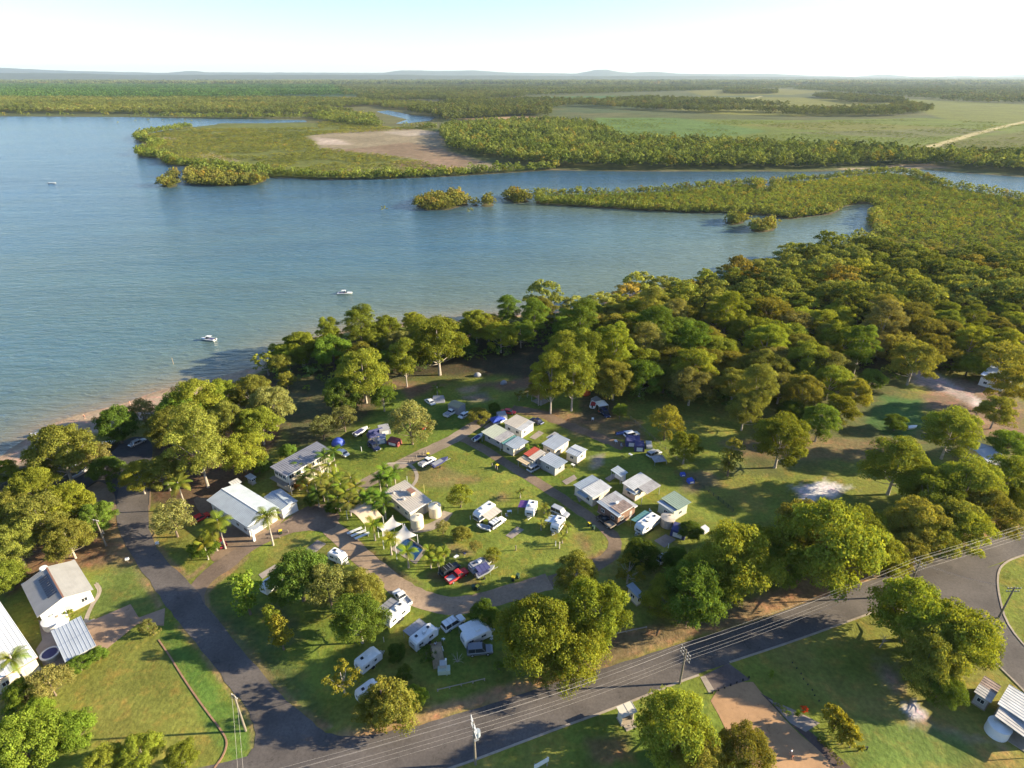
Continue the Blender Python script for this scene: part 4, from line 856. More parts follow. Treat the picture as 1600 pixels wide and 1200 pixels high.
# ---------------- roofs and huts ----------------
def rect(px, h):
    p = [Vector(G(u, v, h)) for u, v in px]; c = sum(p, Vector((0, 0)))/4; a = (p[1]-p[0])+(p[2]-p[3]); L_ = ((p[1]-p[0]).length+(p[2]-p[3]).length)/2
    W_ = ((p[2]-p[1]).length+(p[3]-p[0]).length)/2; return c, math.atan2(a.y, a.x), L_, W_
def slab(p, t=.07, rib=.45, along='y', rh=.05):
    """sheet-metal roof plane over corners p0..p3 (x-,y+),(x+,y+),(x+,y-),(x-,y-) with raised ribs"""
    mb = MB(); p = [Vector(q) for q in p]; dn_ = Vector((0, 0, -t)); mb.hexa([p[3]+dn_, p[2]+dn_, p[1]+dn_, p[0]+dn_, p[3], p[2], p[1], p[0]])
    a0, a1, b0, b1 = (p[0], p[1], p[3], p[2]) if along == 'y' else (p[0], p[3], p[1], p[2]); n = max(2, int((a1-a0).length/rib)); up = Vector((0, 0, rh)); w = (a1-a0).normalized()*.045
    for i in range(n+1):
        f = i/n; s = a0.lerp(a1, f*.98+.01); e = b0.lerp(b1, f*.98+.01)
        q = [s-w, s+w, e+w, e-w, s-w*.5+up, s+w*.5+up, e+w*.5+up, e-w*.5+up]; z_ = Vector((0, 0, -.005)); mb.hexa([q[0]+z_, q[1]+z_, q[2]+z_, q[3]+z_]+q[4:])
    return mb
def window(par, x, y, z, w, h, side, frame=WHT):
    """side: 'y' faces -y/+y, 'x' faces -x/+x"""
    f = MB(); g = MB(); t = .06
    def bx(m, a0, a1, z0, z1, d):
        if side == 'y': m.box(a0, a1, y-d, y+d, z0, z1)
        else: m.box(x-d, x+d, a0, a1, z0, z1)
    c = x if side == 'y' else y
    for a0, a1, z0, z1 in ((c-w/2, c+w/2, z, z+.07), (c-w/2, c+w/2, z+h-.07, z+h), (c-w/2, c-w/2+.07, z+.07, z+h-.07), (c+w/2-.07, c+w/2, z+.07, z+h-.07), (c-.03, c+.03, z+.07, z+h-.07)): bx(f, a0, a1, z0, z1, t)
    bx(g, c-w/2+.07, c+w/2-.07, z+.07, z+h-.07, .035); wn_ = f.build('window', frame, par); g.build('pane', M_GLASS, wn_)
def door(par, x, y, w, h, side, m=None):
    d = MB(); 
    if side == 'y': d.cbox(x, y, .12, w, .1, h)
    else: d.cbox(x, y, .12, .1, w, h)
    o = d.build('door', m or M_GREYW, par); k = MB()
    if side == 'y': k.cbox(x+w*.35, y, 1.05, .08, .2, .08)
    else: k.cbox(x, y+w*.35, 1.05, .2, .08, .08)
    k.build('handle', M_STEEL, o)
def building(px, h, name, label, cat, wall=WHT, roof=M_ROOFW, kind='flat', pitch=.12, over=.35, inset=(0,0,0,0), wins=True, open_=False, group=None, rise=1.0, roofs=None, slope=None, trim=None, rib=.6):
    c, a, L_, W_ = rect(px, h); e = empty(name, (c.x, c.y, 0), a, label, cat, group); hx, hy = L_/2, W_/2
    wx0, wx1, wy0, wy1 = -hx+over+inset[0], hx-over-inset[1], -hy+over+inset[2], hy-over-inset[3]
    MB().box(wx0-.15, wx1+.15, wy0-.15, wy1+.15, -.1, .12).build('floor_slab', M_CONC, e)
    if not open_:
        hw = h-.12; t = .12
        for q in ((wx0, wx1, wy0, wy0+t), (wx0, wx1, wy1-t, wy1), (wx0, wx0+t, wy0+t, wy1-t), (wx1-t, wx1, wy0+t, wy1-t)):
            MB().box(q[0], q[1], q[2], q[3], .12, hw).build('wall', wall, e)
        if wins:
            n = max(1, int((wx1-wx0)/2.6))
            for i in range(n):
                x = wx0+(wx1-wx0)*(i+.5)/n
                if i == n//2 and n > 1: door(e, x, wy0, .85, 2.0, 'y')
                else: window(e, x, wy0, 1.0, 1.1, 1.0, 'y')
            n = max(1, int((wy1-wy0)/3))
            for i in range(n): window(e, wx0, wy0+(wy1-wy0)*(i+.5)/n, 1.0, 1.1, .95, 'x')
            for i in range(n): window(e, wx1, wy0+(wy1-wy0)*(i+.5)/n, 1.0, 1.1, .95, 'x')
    for sx in (-1, 1):
        for sy in (-1, 1):
            if open_ or inset[0 if sx < 0 else 1] > .8 or inset[2 if sy < 0 else 3] > .8: MB().cbox(sx*(hx-.2), sy*(hy-.2), 0, .1, .1, h-.1).build('post', M_STEEL, e)
    if kind == 'gable_x':     # ridge along x
        zr = h+pitch*W_
        slab([(-hx, 0, zr), (hx, 0, zr), (hx, -hy, h), (-hx, -hy, h)], rib=rib).build('roof', roof, e); slab([(-hx, hy, h), (hx, hy, h), (hx, 0, zr), (-hx, 0, zr)], rib=rib).build('roof', roof, e)
        MB().prism([(0,0)], 0, 0) if False else MB().box(-hx, hx, -.15, .15, zr-.02, zr+.07).build('ridge_cap', trim or roof, e)
        if not open_:
            for x in (wx0+.06, wx1-.06): MB().add([(x-.05, wy0, h-.12), (x-.05, wy1, h-.12), (x-.05, 0, zr-.14), (x+.05, wy0, h-.12), (x+.05, wy1, h-.12), (x+.05, 0, zr-.14)], [(0,1,2),(5,4,3),(0,3,4,1),(1,4,5,2),(2,5,3,0)]).build('gable', wall, e)
    elif kind == 'gable_y':
        zr = h+pitch*L_
        slab([(-hx, hy, h), (0, hy, zr), (0, -hy, zr), (-hx, -hy, h)], along='x', rib=rib).build('roof', roof, e); slab([(0, hy, zr), (hx, hy, h), (hx, -hy, h), (0, -hy, zr)], along='x', rib=rib).build('roof', roof, e)
        MB().box(-.15, .15, -hy, hy, zr-.02, zr+.07).build('ridge_cap', trim or roof, e)
        if not open_:
            for y in (wy0+.06, wy1-.06): MB().add([(wx0, y-.05, h-.12), (wx1, y-.05, h-.12), (0, y-.05, zr-.14), (wx0, y+.05, h-.12), (wx1, y+.05, h-.12), (0, y+.05, zr-.14)], [(0,1,2),(5,4,3),(0,3,4,1),(1,4,5,2),(2,5,3,0)]).build('gable', wall, e)
    else:
        for (fx0, fx1, fy0, fy1, dz, tilt, m) in (roofs or [(0, 1, 0, 1, 0, pitch, roof)]):
            x0, x1, y0, y1 = -hx+L_*fx0, -hx+L_*fx1, -hy+W_*fy0, -hy+W_*fy1; zz = h+dz; up = tilt*(y1-y0)
            slab([(x0, y1, zz+up), (x1, y1, zz+up), (x1, y0, zz), (x0, y0, zz)], rib=rib).build('roof', m, e)
            if trim: MB().box(x0, x1, y0-.04, y0+.04, zz-.22, zz-.04).build('gutter', trim, e)
    return e, L_, W_
def R4(*a): return [(a[i], a[i+1]) for i in range(0, 8, 2)]
# house at the left with solar panels
e, L_, W_ = building(R4(34,913,118,875,145,921,57,966), 3.1, 'house', 'single-storey house with pale ribbed gable roof and a row of solar panels', 'house', WHT, mat('grey_ribbed_roof', (.25,.245,.24), .5, noise=.12, nscale=.5), 'gable_y', .16, .5, trim=M_ROOFBR, rib=.42)
zr = 3.1+.16*L_
for i in range(10):
    y = W_*.30-i*.62*W_/10.4-.3; pv_ = MB(); x0, x1 = -L_*.22, -L_*.05
    f = lambda x: 3.1+(x+L_/2)*.32+.10
    pv_.hexa([(x0, y-.25, f(x0)), (x1, y-.25, f(x1)), (x1, y+.22, f(x1)), (x0, y+.22, f(x0)), (x0, y-.25, f(x0)+.05), (x1, y-.25, f(x1)+.05), (x1, y+.22, f(x1)+.05), (x0, y+.22, f(x0)+.05)]).build('solar_panel', M_SOLAR, e)
c_ = MB(); c_.cyl(-L_*.05, W_/2+.1, 4.2, 4.7, .75, .7, 16); c_.build('round_vent', WHT, e); MB().box(-L_*.5, L_*.5, W_/2, W_/2+1.1, 2.5, 2.6).build('rear_verandah_roof', M_ROOFS, e)
building(R4(81,988,127.5,966.5,150,1007,101,1036), 2.7, 'garden_shed', 'grey double-ribbed shed with stepped roof below the solar-roofed house', 'shed', M_GREYW, M_ROOFS, roofs=[(0,1,.48,1,.18,.08,M_ROOFS),(0,1,0,.48,-.05,.08,M_ROOFS)])
building(R4(-75,965,2,930,50,1029,-20,1075), 3.3, 'white_roofed_house', 'house with very bright white roof and brown edge, cut by the left edge', 'house', CRM, mat('bright_white_roof', (.70,.69,.67), .5, noise=.03), trim=M_ROOFBR, pitch=.02)
def tank(u, v, r, h, label, m=M_TANK, lid=True, zc=None, tube=False):
    x, y = G(u, v, h); e = empty('water_tank', (x, y, 0), rnd.random(), label, 'tank'); mb = MB(); mb.cyl(0, 0, 0, h, r, r, 28); mb.build('tank_wall', m, e)
    for k in range(4): q = MB(); q.cyl(0, 0, h*(.15+.22*k), h*(.15+.22*k)+.05, r+.03, r+.03, 28); q.build('hoop', m, e)
    t = MB(); 
    if lid: t.cyl(0, 0, h+.005, h+.35, r+.05, .25, 28); t.build('lid', m, e); MB().cyl(r*.3, 0, h+.1, h+.42, .28, .28, 10).build('hatch', M_CONC, e)
    else: 
        ring = [[(q*math.cos(a), q*math.sin(a), zz) for a in [2*math.pi*k/28 for k in range(28)]] for q, zz in ((r+.12, h-.1), (r+.12, h+.12), (r-.2, h+.12), (r-.2, h-.1))]; t.loft(ring, False, True); t.build('rim', WHT, e); MB().cyl(0, 0, h+.003, h+.02, r-.1, r-.1, 24).build('dark_cover', M_NAVY, e)
    return e
tank(84, 966, 2.1, 1.5, 'large round white tank between the solar-roofed house and its shed', WHT); tank(78, 1021, 1.45, .9, 'round dark pool with white rim beside the grey shed', M_GREYW, False)
tank(679, 790, 1.5, 2.9, 'cream water tank at the right corner of the amenities block'); tank(651, 808, 1.5, 2.8, 'cream water tank at the near corner of the amenities block')
tank(1044, 808, 1.7, 2.3, 'stained round concrete tank between the green-roofed cabin and the white caravan', M_CTANK); tank(1563, 1133, 1.6, 2.0, 'pale tank beside the blue-roofed house at the right edge', WHT)
# big shed, annex, two-storey house
e, L_, W_ = building(R4(328,779,377,752,432,796,380,827), 3.6, 'large_shed', 'long white-roofed shed with low gable in front of the roundabout drive', 'shed', WHT, M_ROOFB, 'gable_y', .10, .6, trim=WHT, rib=.5)
MB().cbox(-L_/2+.3, -W_/2-1.2, 0, .5, .5, 3.2).build('porch_post', WHT, e); MB().box(-L_/2, L_*.1, -W_/2-1.6, -W_/2+.2, 3.05, 3.15).build('porch_roof', M_ROOFS, e)
building(R4(357,755,371,748,378,753,364,760), 2.8, 'small_annex', 'small white annex at the rear corner of the long shed', 'shed', WHT, M_ROOFW)
building(R4(384,745,392,740,400,746,391,751), 1.9, 'garden_shed', 'tiny glass-sided hut between long shed and two-storey house', 'hut', M_GREYW, M_ROOFS)
e, L_, W_ = building(R4(412,777,438.5,763,465.5,783,439,797), 2.9, 'garage', 'small gable garage with white slatted front beside the long shed', 'garage', M_GREYW, M_ROOFB, 'gable_y', .10, .25, wins=False)
for i in range(14): MB().cbox(-L_/2+.4+i*(L_-.8)/13, -W_/2+.18, .1, .22, .06, 2.5).build('slat', WHT, e)
for i in range(12): MB().cbox(-L_/2+.2, -W_/2+.4+i*(W_-.8)/11, .1, .05, .2, 2.5).build('slat', WHT, e)
e, L_, W_ = building(R4(422.5,728,500,692,514,703,446,748), 5.6, 'two_storey_house', 'two-storey house with long grey ribbed roof behind the palm grove', 'house', CRM, mat('dark_slate_roof', (.19,.19,.215), .5, noise=.15, nscale=.5), pitch=.06, over=.6, trim=WHT)
for z_ in (2.75,): MB().box(-L_/2+.3, L_/2-.3, -W_/2-.7, -W_/2+.6, z_, z_+.15).build('balcony_floor', M_WOOD, e); MB().box(-L_/2-.7, -L_/2+.6, -W_/2, W_/2, z_, z_+.15).build('balcony_floor', M_WOOD, e)
for i in range(6): window(e, -L_/2+2+i*(L_-4)/5, -W_/2+.6, 3.7, 1.5, 1.2, 'y')
for i in range(3): window(e, -L_/2+.6, -W_/2+1.6+i*(W_-3.2)/2, 3.7, 1.4, 1.2, 'x')
for i in range(7): MB().cbox(-L_/2+.4+i*(L_-.8)/6, -W_/2-.6, 0, .1, .1, 5.4).build('post', WHT, e)
MB().box(-L_/2+.3, L_/2-.3, -W_/2-.66, -W_/2-.6, 3.7, 3.78).build('rail', WHT, e)
# amenities block
e, L_, W_ = building(R4(603,767,633,754,675,780,636,805), 3.1, 'amenities_block', 'flat beige-roofed amenities block with roof vents and two cream tanks', 'building', CRM, M_ROOFT, pitch=.05, over=.5, trim=WHT, rib=.55)
zf = lambda y: 3.1+.05*(y+W_/2)
for x, y in ((-L_*.22, -W_*.05), (-L_*.30, W_*.28), (-L_*.02, W_*.22)): q = MB(); q.cyl(x, y, zf(y), zf(y)+.55, .38, .3, 10); q.build('roof_vent', M_ROOFC, e)
q = MB(); q.box(L_*.10, L_*.26, -W_*.08, W_*.08, zf(0)+.02, zf(0)+.9); q.build('chimney_box', CRM, e); MB().box(L_*.08, L_*.28, -W_*.10, W_*.10, zf(0)+.9, zf(0)+1.0).build('chimney_cap', M_ROOFBR, e)
q = MB(); q.cyl(L_/2, W_*.42, 0, 5.2, .05, .05, 6); q.build('aerial_pole', WHT, e)
# tan shade shelter: curved membrane on posts
def membrane(px4, hs, name, label, m, sag=.5, cat='shade sail', post=True, n=10, bow=0.0):
    P4 = [Vector((*G(u, v, h), h)) for (u, v), h in zip(px4, hs)]; c = sum(P4, Vector())/4; e = empty(name, (c.x, c.y, 0), 0, label, cat); V = []; 
    for i in range(n+1):
        for j in range(n+1):
            a, b_ = i/n, j/n; p = (P4[0]*(1-a)+P4[1]*a)*(1-b_)+(P4[3]*(1-a)+P4[2]*a)*b_; pinch = 1-.22*(math.sin(math.pi*a)*abs(2*b_-1)**2+math.sin(math.pi*b_)*abs(2*a-1)**2)*(1 if sag > 0 else 0)
            p = c+(p-c)*pinch; p.z = p.z-sag*math.sin(math.pi*a)*math.sin(math.pi*b_)+bow*math.sin(math.pi*b_); V.append((p.x-c.x, p.y-c.y, p.z))
    k = n+1; top = [(i*k+j, (i+1)*k+j, (i+1)*k+j+1, i*k+j+1) for i in range(n) for j in range(n)]; mb = MB(); mb.add(V, top); mb.add([(x, y, z_-.03) for x, y, z_ in V], [t[::-1] for t in top]); mb.build('canopy', m, e, True)
    if post:
        for p in P4: q = MB(); q.tube([(p.x-c.x, p.y-c.y, 0), (p.x-c.x, p.y-c.y, p.z+.15)], .07); q.build('post', WHT, e)
    return e
membrane(R4(541,798,566,784,598,807,570,820), [2.6]*4, 'shade_shelter', 'tan arched canvas shelter left of the amenities block', M_TAN, -.0, 'shelter', bow=1.1)
membrane(R4(613.5,806,629,818.5,597.5,840,590,824), [4.6,3.2,3.4,3.0], 'shade_sail', 'pale shade sail nearest the tan arched shelter', M_SAIL, .45)
membrane(R4(632,819.5,652,836,618,855,615,834), [4.4,3.0,3.6,2.8], 'shade_sail', 'pale shade sail over the pool corner', M_SAIL, .45)
pp = GP([(618,856),(636,842),(661,859),(648,876)]); sheet('pool', pp, M_POOL, .10, None); po = bpy.data.objects['pool']; tag(po, 'small dark blue swimming pool under the pale sails', 'pool')
sheet('pool_surround', GP([(610,858),(636,838),(668,859),(650,882)]), M_SLAB, .06); 
mb = MB(); d0, d1 = [Vector((*G(*q), 0)) for q in ((638,841),(662,858))]; mb.tube([d0+Vector((0,0,.2)), d1+Vector((0,0,.2))], .12); tag(mb.build('pool_edge_rail', M_TAN), 'tan rail along the upper edge of the swimming pool', 'rail')
# caravan park cabins
LB, BL = M_ROOFW, M_ROOFB
building(R4(790,659,809,648,834,660,812,676), 2.8, 'cabin', 'white flat-roofed cabin at the top of the cabin row, beside the rear track', 'cabin', WHT, LB, roofs=[(0,1,.34,1,.1,.03,M_ROOFT),(0,1,0,.34,-.05,.0,LB)], pitch=.03)
building(R4(754,674.5,776,663,802.5,678,779,693), 3.0, 'cabin', 'cabin with pale green roof at the fork of the gravel tracks', 'cabin', M_GREYW, M_ROOFG, roofs=[(0,1,.36,1,.02,.06,mat('pale_green_roof',(.42,.44,.34),.5,noise=.1,nscale=.6)),(0,1,0,.36,-.05,.04,M_ROOFC)], inset=(.9,0,0,0))
building(R4(785,691,803,680,827,689,804,704), 2.7, 'cabin', 'low cabin with light blue-white roof in front of the pale green roof', 'cabin', CRM, BL, roofs=[(0,1,.75,1,-.15,.1,M_TEAL),(0,1,.38,.75,.12,.05,BL),(0,1,0,.38,-.02,.06,M_ROOFS)], inset=(0,0,.8,0))
building(R4(809,716,837,697.5,853,708.5,827,726), 2.7, 'cabin', 'cabin with a bright red roof strip and beige awning', 'cabin', CRM, M_ROOFR, roofs=[(.34,1,.52,1,.12,.05,M_ROOFR),(.28,1,0,.52,-.02,.08,M_ROOFT),(-.05,.34,.2,1,-.35,.04,mat('sandy_awning',(.50,.38,.24),.8,noise=.15))], inset=(1.2,0,0,0))
building(R4(846,716,861,706.5,886,721,866,735), 2.8, 'cabin', 'blue-white roofed cabin right next to the red-roofed cabin', 'cabin', M_GREYW, BL, roofs=[(0,1,.40,1,.05,.05,M_ROOFS),(0,1,0,.40,-.05,.05,BL)], inset=(0,0,.5,0))
building(R4(848,692.5,872,677,889,688,865,705), 2.8, 'cabin', 'grey-blue cabin behind the red-roofed one, with pale side awning', 'cabin', CRM, M_ROOFS, roofs=[(0,1,0,1,0,.04,M_ROOFS),(.55,1.12,1.0,1.3,-.3,.02,M_ROOFC)])
building(R4(885,704,900,694.5,917,702,901,716), 2.6, 'cabin', 'smallest square cabin with blue-grey roof, last on the right of the upper row', 'cabin', CRM, M_ROOFS, 'gable_y', .05, .3)
building(R4(897,757,926.5,741,955,762,925,779), 3.0, 'cabin', 'big cabin with bright white roof beside the bent gravel track', 'cabin', CRM, LB, roofs=[(0,1,0,.58,0,.06,LB),(0,1,.58,1,-.02,.02,M_ROOFB),(-.12,.12,.25,.70,-.6,.0,BL)], pitch=.05)
building(R4(954,736,965,729.5,981.5,738,970,745.5), 2.5, 'hut', 'small white-roofed hut on a pale slab between the big cabins', 'hut', WHT, BL, inset=(1.2,0,0,0), wins=False)
building(R4(968,759,1003,738,1031,759,1007,773), 3.0, 'cabin', 'long white-roofed cabin with rusty lean-to at its right side', 'cabin', CRM, LB, roofs=[(0,1,.45,1,.15,.05,LB),(.25,1,0,.45,-.1,.07,M_ROOFC),(-.08,.25,.3,.75,-.4,.0,BL)], inset=(0,0,2.0,0))
e, L_, W_ = building(R4(935,782.5,965,766.5,993,791,963,810), 3.0, 'cabin', 'cabin with large rusty brown roof patches and white edges', 'cabin', M_BRICK, M_RUST, roofs=[(0,.16,0,1,-.02,.02,BL),(.16,.84,.5,1,.06,.02,M_ROOFC),(.16,.84,.06,.5,.12,.02,M_RUST),(.84,1,0,1,-.01,.02,LB)], trim=WHT)
MB().cbox(0, 0, 3.2, .9, .5, .4).build('roof_cooler', WHT, e)
building(R4(1024.5,784,1054,769,1080,784,1056,801), 3.0, 'cabin', 'cabin with dull green roof, farthest right of the lower cabins', 'cabin', M_GRNW, M_ROOFG, roofs=[(.22,1,0,1,.06,.05,M_ROOFG),(0,.22,.1,1,-.2,.03,M_ROOFS)], inset=(0,.6,0,0))
building(R4(1517,699,1545,692,1556,714,1527,721), 2.6, 'garden_shed', 'small cream gable shed with blue-grey roof at the right edge', 'shed', CRM, M_ROOFS, 'gable_x', .14, .15, wins=True)
building(R4(1540,586,1556,572,1580,585,1562,603), 3.2, 'house', 'pale blue-roofed house hidden among trees at the right edge', 'house', WHT, mat('pale_blue_roof',(.50,.56,.68),.4,noise=.05))
building(R4(1522,1080,1539,1056,1564,1072,1548,1100), 2.6, 'rusty_shed', 'rusty-sheeted shed left of the pale blue house in the lower right', 'shed', M_ROOFC, M_RUST, roofs=[(0,.5,0,1,0,.04,M_ROOFC),(.5,1,0,1,-.04,.03,M_RUST)])
building(R4(1561,1098,1576,1071,1660,1122,1640,1160), 3.2, 'house', 'house with white-blue metal roof cut by the right edge', 'house', M_GRNW, M_ROOFW, pitch=.05)
building(R4(1553,1124,1563,1101,1640,1146,1625,1170), 2.6, 'lean_to', 'lower pale lean-to roof in front of the house at the right edge', 'shed', M_GREYW, M_ROOFC, open_=True)
building(R4(832,616,846,610,858,618,843,626), 2.3, 'gazebo', 'small shelter with brown roof under the tall white-trunked gums', 'shelter', M_WOOD, M_ROOFBR, open_=True, pitch=.02)
building(R4(701,631,712,624.5,726.5,631,714,639.5), 2.4, 'tent', 'olive ridge tent-cabin beside two parked white cars', 'tent', M_GREYC, mat('olive_canvas',(.30,.28,.18),.8,noise=.08), 'gable_y', .12, .1, wins=False)
building(R4(983,915,992,911,1003,930,992,937), 2.6, 'caravan_annex', 'pale roof of a caravan mostly hidden by roadside trees', 'caravan', CRM, BL)
e, L_, W_ = building(R4(963,1106,989,1095,993,1113,972,1122), 2.5, 'bus_shelter', 'small concrete bus shelter with pale flat roof beside the main road', 'shelter', CRM, mat('pale_shelter_roof',(.52,.47,.40),.7,noise=.06,nscale=1), wins=False, inset=(0,0,.0,.0), over=.3, rib=2.0)
for w_ in [o for o in e.children if o.name.startswith('wall')][:1]: bpy.data.objects.remove(w_)
MB().box(-L_/2+.6, L_/2-.6, -W_/2+.7, -W_/2+1.1, .45, .52).build('bench_seat', M_WOOD, e); MB().box(-L_/2+.5, L_/2-.5, -W_/2-.9, -W_/2+.1, 0, .1).build('step', M_CONC, e)

# ---------------- cars, vans, boats ----------------
_c = {}
def cached(key, fn):
    if key not in _c: _c[key] = fn()
    return _c[key]
def car_sections(L_, W_, prof):
    """prof: list of (x, zbottom, ztop, width factor)"""
    rings = []
    for x, z0, z1, wf in prof:
        w = W_/2*wf; r = min(.14, (z1-z0)*.35); rings.append([(x, -w*.96, z0), (x, -w, z0+r), (x, -w*.99, z1-r), (x, -w*.90, z1), (x, w*.90, z1), (x, w*.99, z1-r), (x, w, z0+r), (x, w*.96, z0)])
    return rings
CARS = {'sedan': (4.7, 1.8, .82, 1.42, (-1.55, -1.05, .45, 1.15)), 'wagon': (4.8, 1.9, .92, 1.68, (-2.25, -2.05, .40, 1.10)), 'suv': (4.8, 1.95, 1.0, 1.85, (-2.25, -2.1, .45, 1.15)),
        'ute': (5.2, 1.9, .98, 1.72, (-.35, -.25, .75, 1.35)), 'van': (4.9, 1.9, .98, 2.0, (-2.3, -2.2, 1.1, 1.8))}
def vehicle(kind, p0, p1, color, label, bed=None, load=None, cat='car', k=1.0, roofrack=False):
    """p0 rear, p1 front in the photo"""
    L_, W_, zb, zt, (c0, c1, c2, c3) = CARS[kind]; a = Vector(G(*p0, .6)); b_ = Vector(G(*p1, .6)); c = (a+b_)/2; ang = math.atan2((b_-a).y, (b_-a).x)
    e = empty({'sedan': 'parked_car', 'wagon': 'parked_car', 'suv': 'parked_car', 'ute': 'parked_ute', 'van': 'parked_van'}[kind], (c.x, c.y, 0), ang, label, cat); e.scale = (k, k, k); pm = paint(color); hl = L_/2
    def body():
        if kind == 'ute': prof = [(-hl, .45, .72, .9), (-hl+.05, .38, .74, 1), (-.45, .38, .74, 1), (-.42, .30, zb, 1), (1.2, .28, zb-.02, 1), (hl-.25, .30, zb-.14, .95), (hl, .40, zb-.26, .86)]
        else: prof = [(-hl, .42, zb-.18, .88), (-hl+.12, .32, zb-.04, .96), (-1.6, .28, zb, 1), (1.0, .28, zb, 1), (hl-.3, .30, zb-.14, .95), (hl, .42, zb-.28, .85)]
        return MB().loft(car_sections(L_, W_, prof)).mesh('body', pm, False)
    link('body', cached((kind, color, 'b'), body), e)
    def glass():
        w0, w1 = W_*.46, W_*.39; zr_ = zt-.06
        return MB().hexa([(c0, -w0, zb-.03), (c3, -w0, zb-.03), (c3, w0, zb-.03), (c0, w0, zb-.03), (c1, -w1, zr_), (c2, -w1, zr_), (c2, w1, zr_), (c1, w1, zr_)]).mesh('windows', M_GLASS)
    link('windows', cached((kind, 'g'), glass), e)
    def roof():
        w1 = W_*.40; m = MB(); m.loft(car_sections(0, 2*w1, [(c1-.05, zt-.08, zt-.02, .95), (c1+.15, zt-.08, zt+.02, 1), (c2-.15, zt-.08, zt+.02, 1), (c2+.05, zt-.08, zt-.03, .95)]))
        for s in (-1, 1):
            for (xa, xb) in ((c0+.06, c1), (c3-.08, c2), ((c1+c2)/2, (c1+c2)/2)): m.tube([(xa, s*W_*.46, zb-.02), (xb, s*W_*.395, zt-.06)], .05, 4)
        return m.mesh('roof', pm)
    link('roof', cached((kind, color, 'r'), roof), e)
    def wheel(): m = MB(); m.cyl(0, 0, -.12, .12, .34, .34, 14, 'y'); return m.mesh('wheel', M_TYRE)
    def rim(): m = MB(); m.cyl(0, 0, -.135, .135, .18, .18, 10, 'y'); return m.mesh('rim', M_STEEL)
    for x in (-hl+1.0, hl-.95):
        for s in (-1, 1): w = link('wheel', cached('wh', wheel), e, (x, s*(W_/2-.1), .34)); link('rim', cached('rim', rim), w)
    def lamp(): m = MB(); m.cbox(0, 0, 0, .1, .34, .14); return m.mesh('headlight', WHT)
    for s in (-1, 1): link('headlight', cached('hl', lamp), e, (hl-.04, s*W_*.33, zb-.42))
    if kind == 'ute':
        m = bed or mat('tray_grey', (.35,.36,.38), .5); t = MB(); t.box(-hl, -.5, -W_/2, W_/2, .74, .80); t.build('tray', m, e)
        for q in ((-hl, -.5, -W_/2, -W_/2+.06), (-hl, -.5, W_/2-.06, W_/2), (-hl, -hl+.06, -W_/2+.06, W_/2-.06), (-.56, -.5, -W_/2+.06, W_/2-.06)): MB().box(q[0], q[1], q[2], q[3], .80, 1.12).build('tray_side', pm if bed is None else bed, e)
        if load: MB().hexa([(-hl+.2, -.8, .82), (-.7, -.8, .82), (-.7, .8, .82), (-hl+.2, .8, .82), (-hl+.4, -.6, 1.25), (-.8, -.65, 1.35), (-.8, .6, 1.3), (-hl+.4, .6, 1.2)]).build('load', load, e)
    if roofrack:
        for x in (-1.2, -.3, .4): MB().cbox(x, 0, zt+.03, .06, W_*.75, .06).build('rack_bar', M_STEEL, e)
    return e
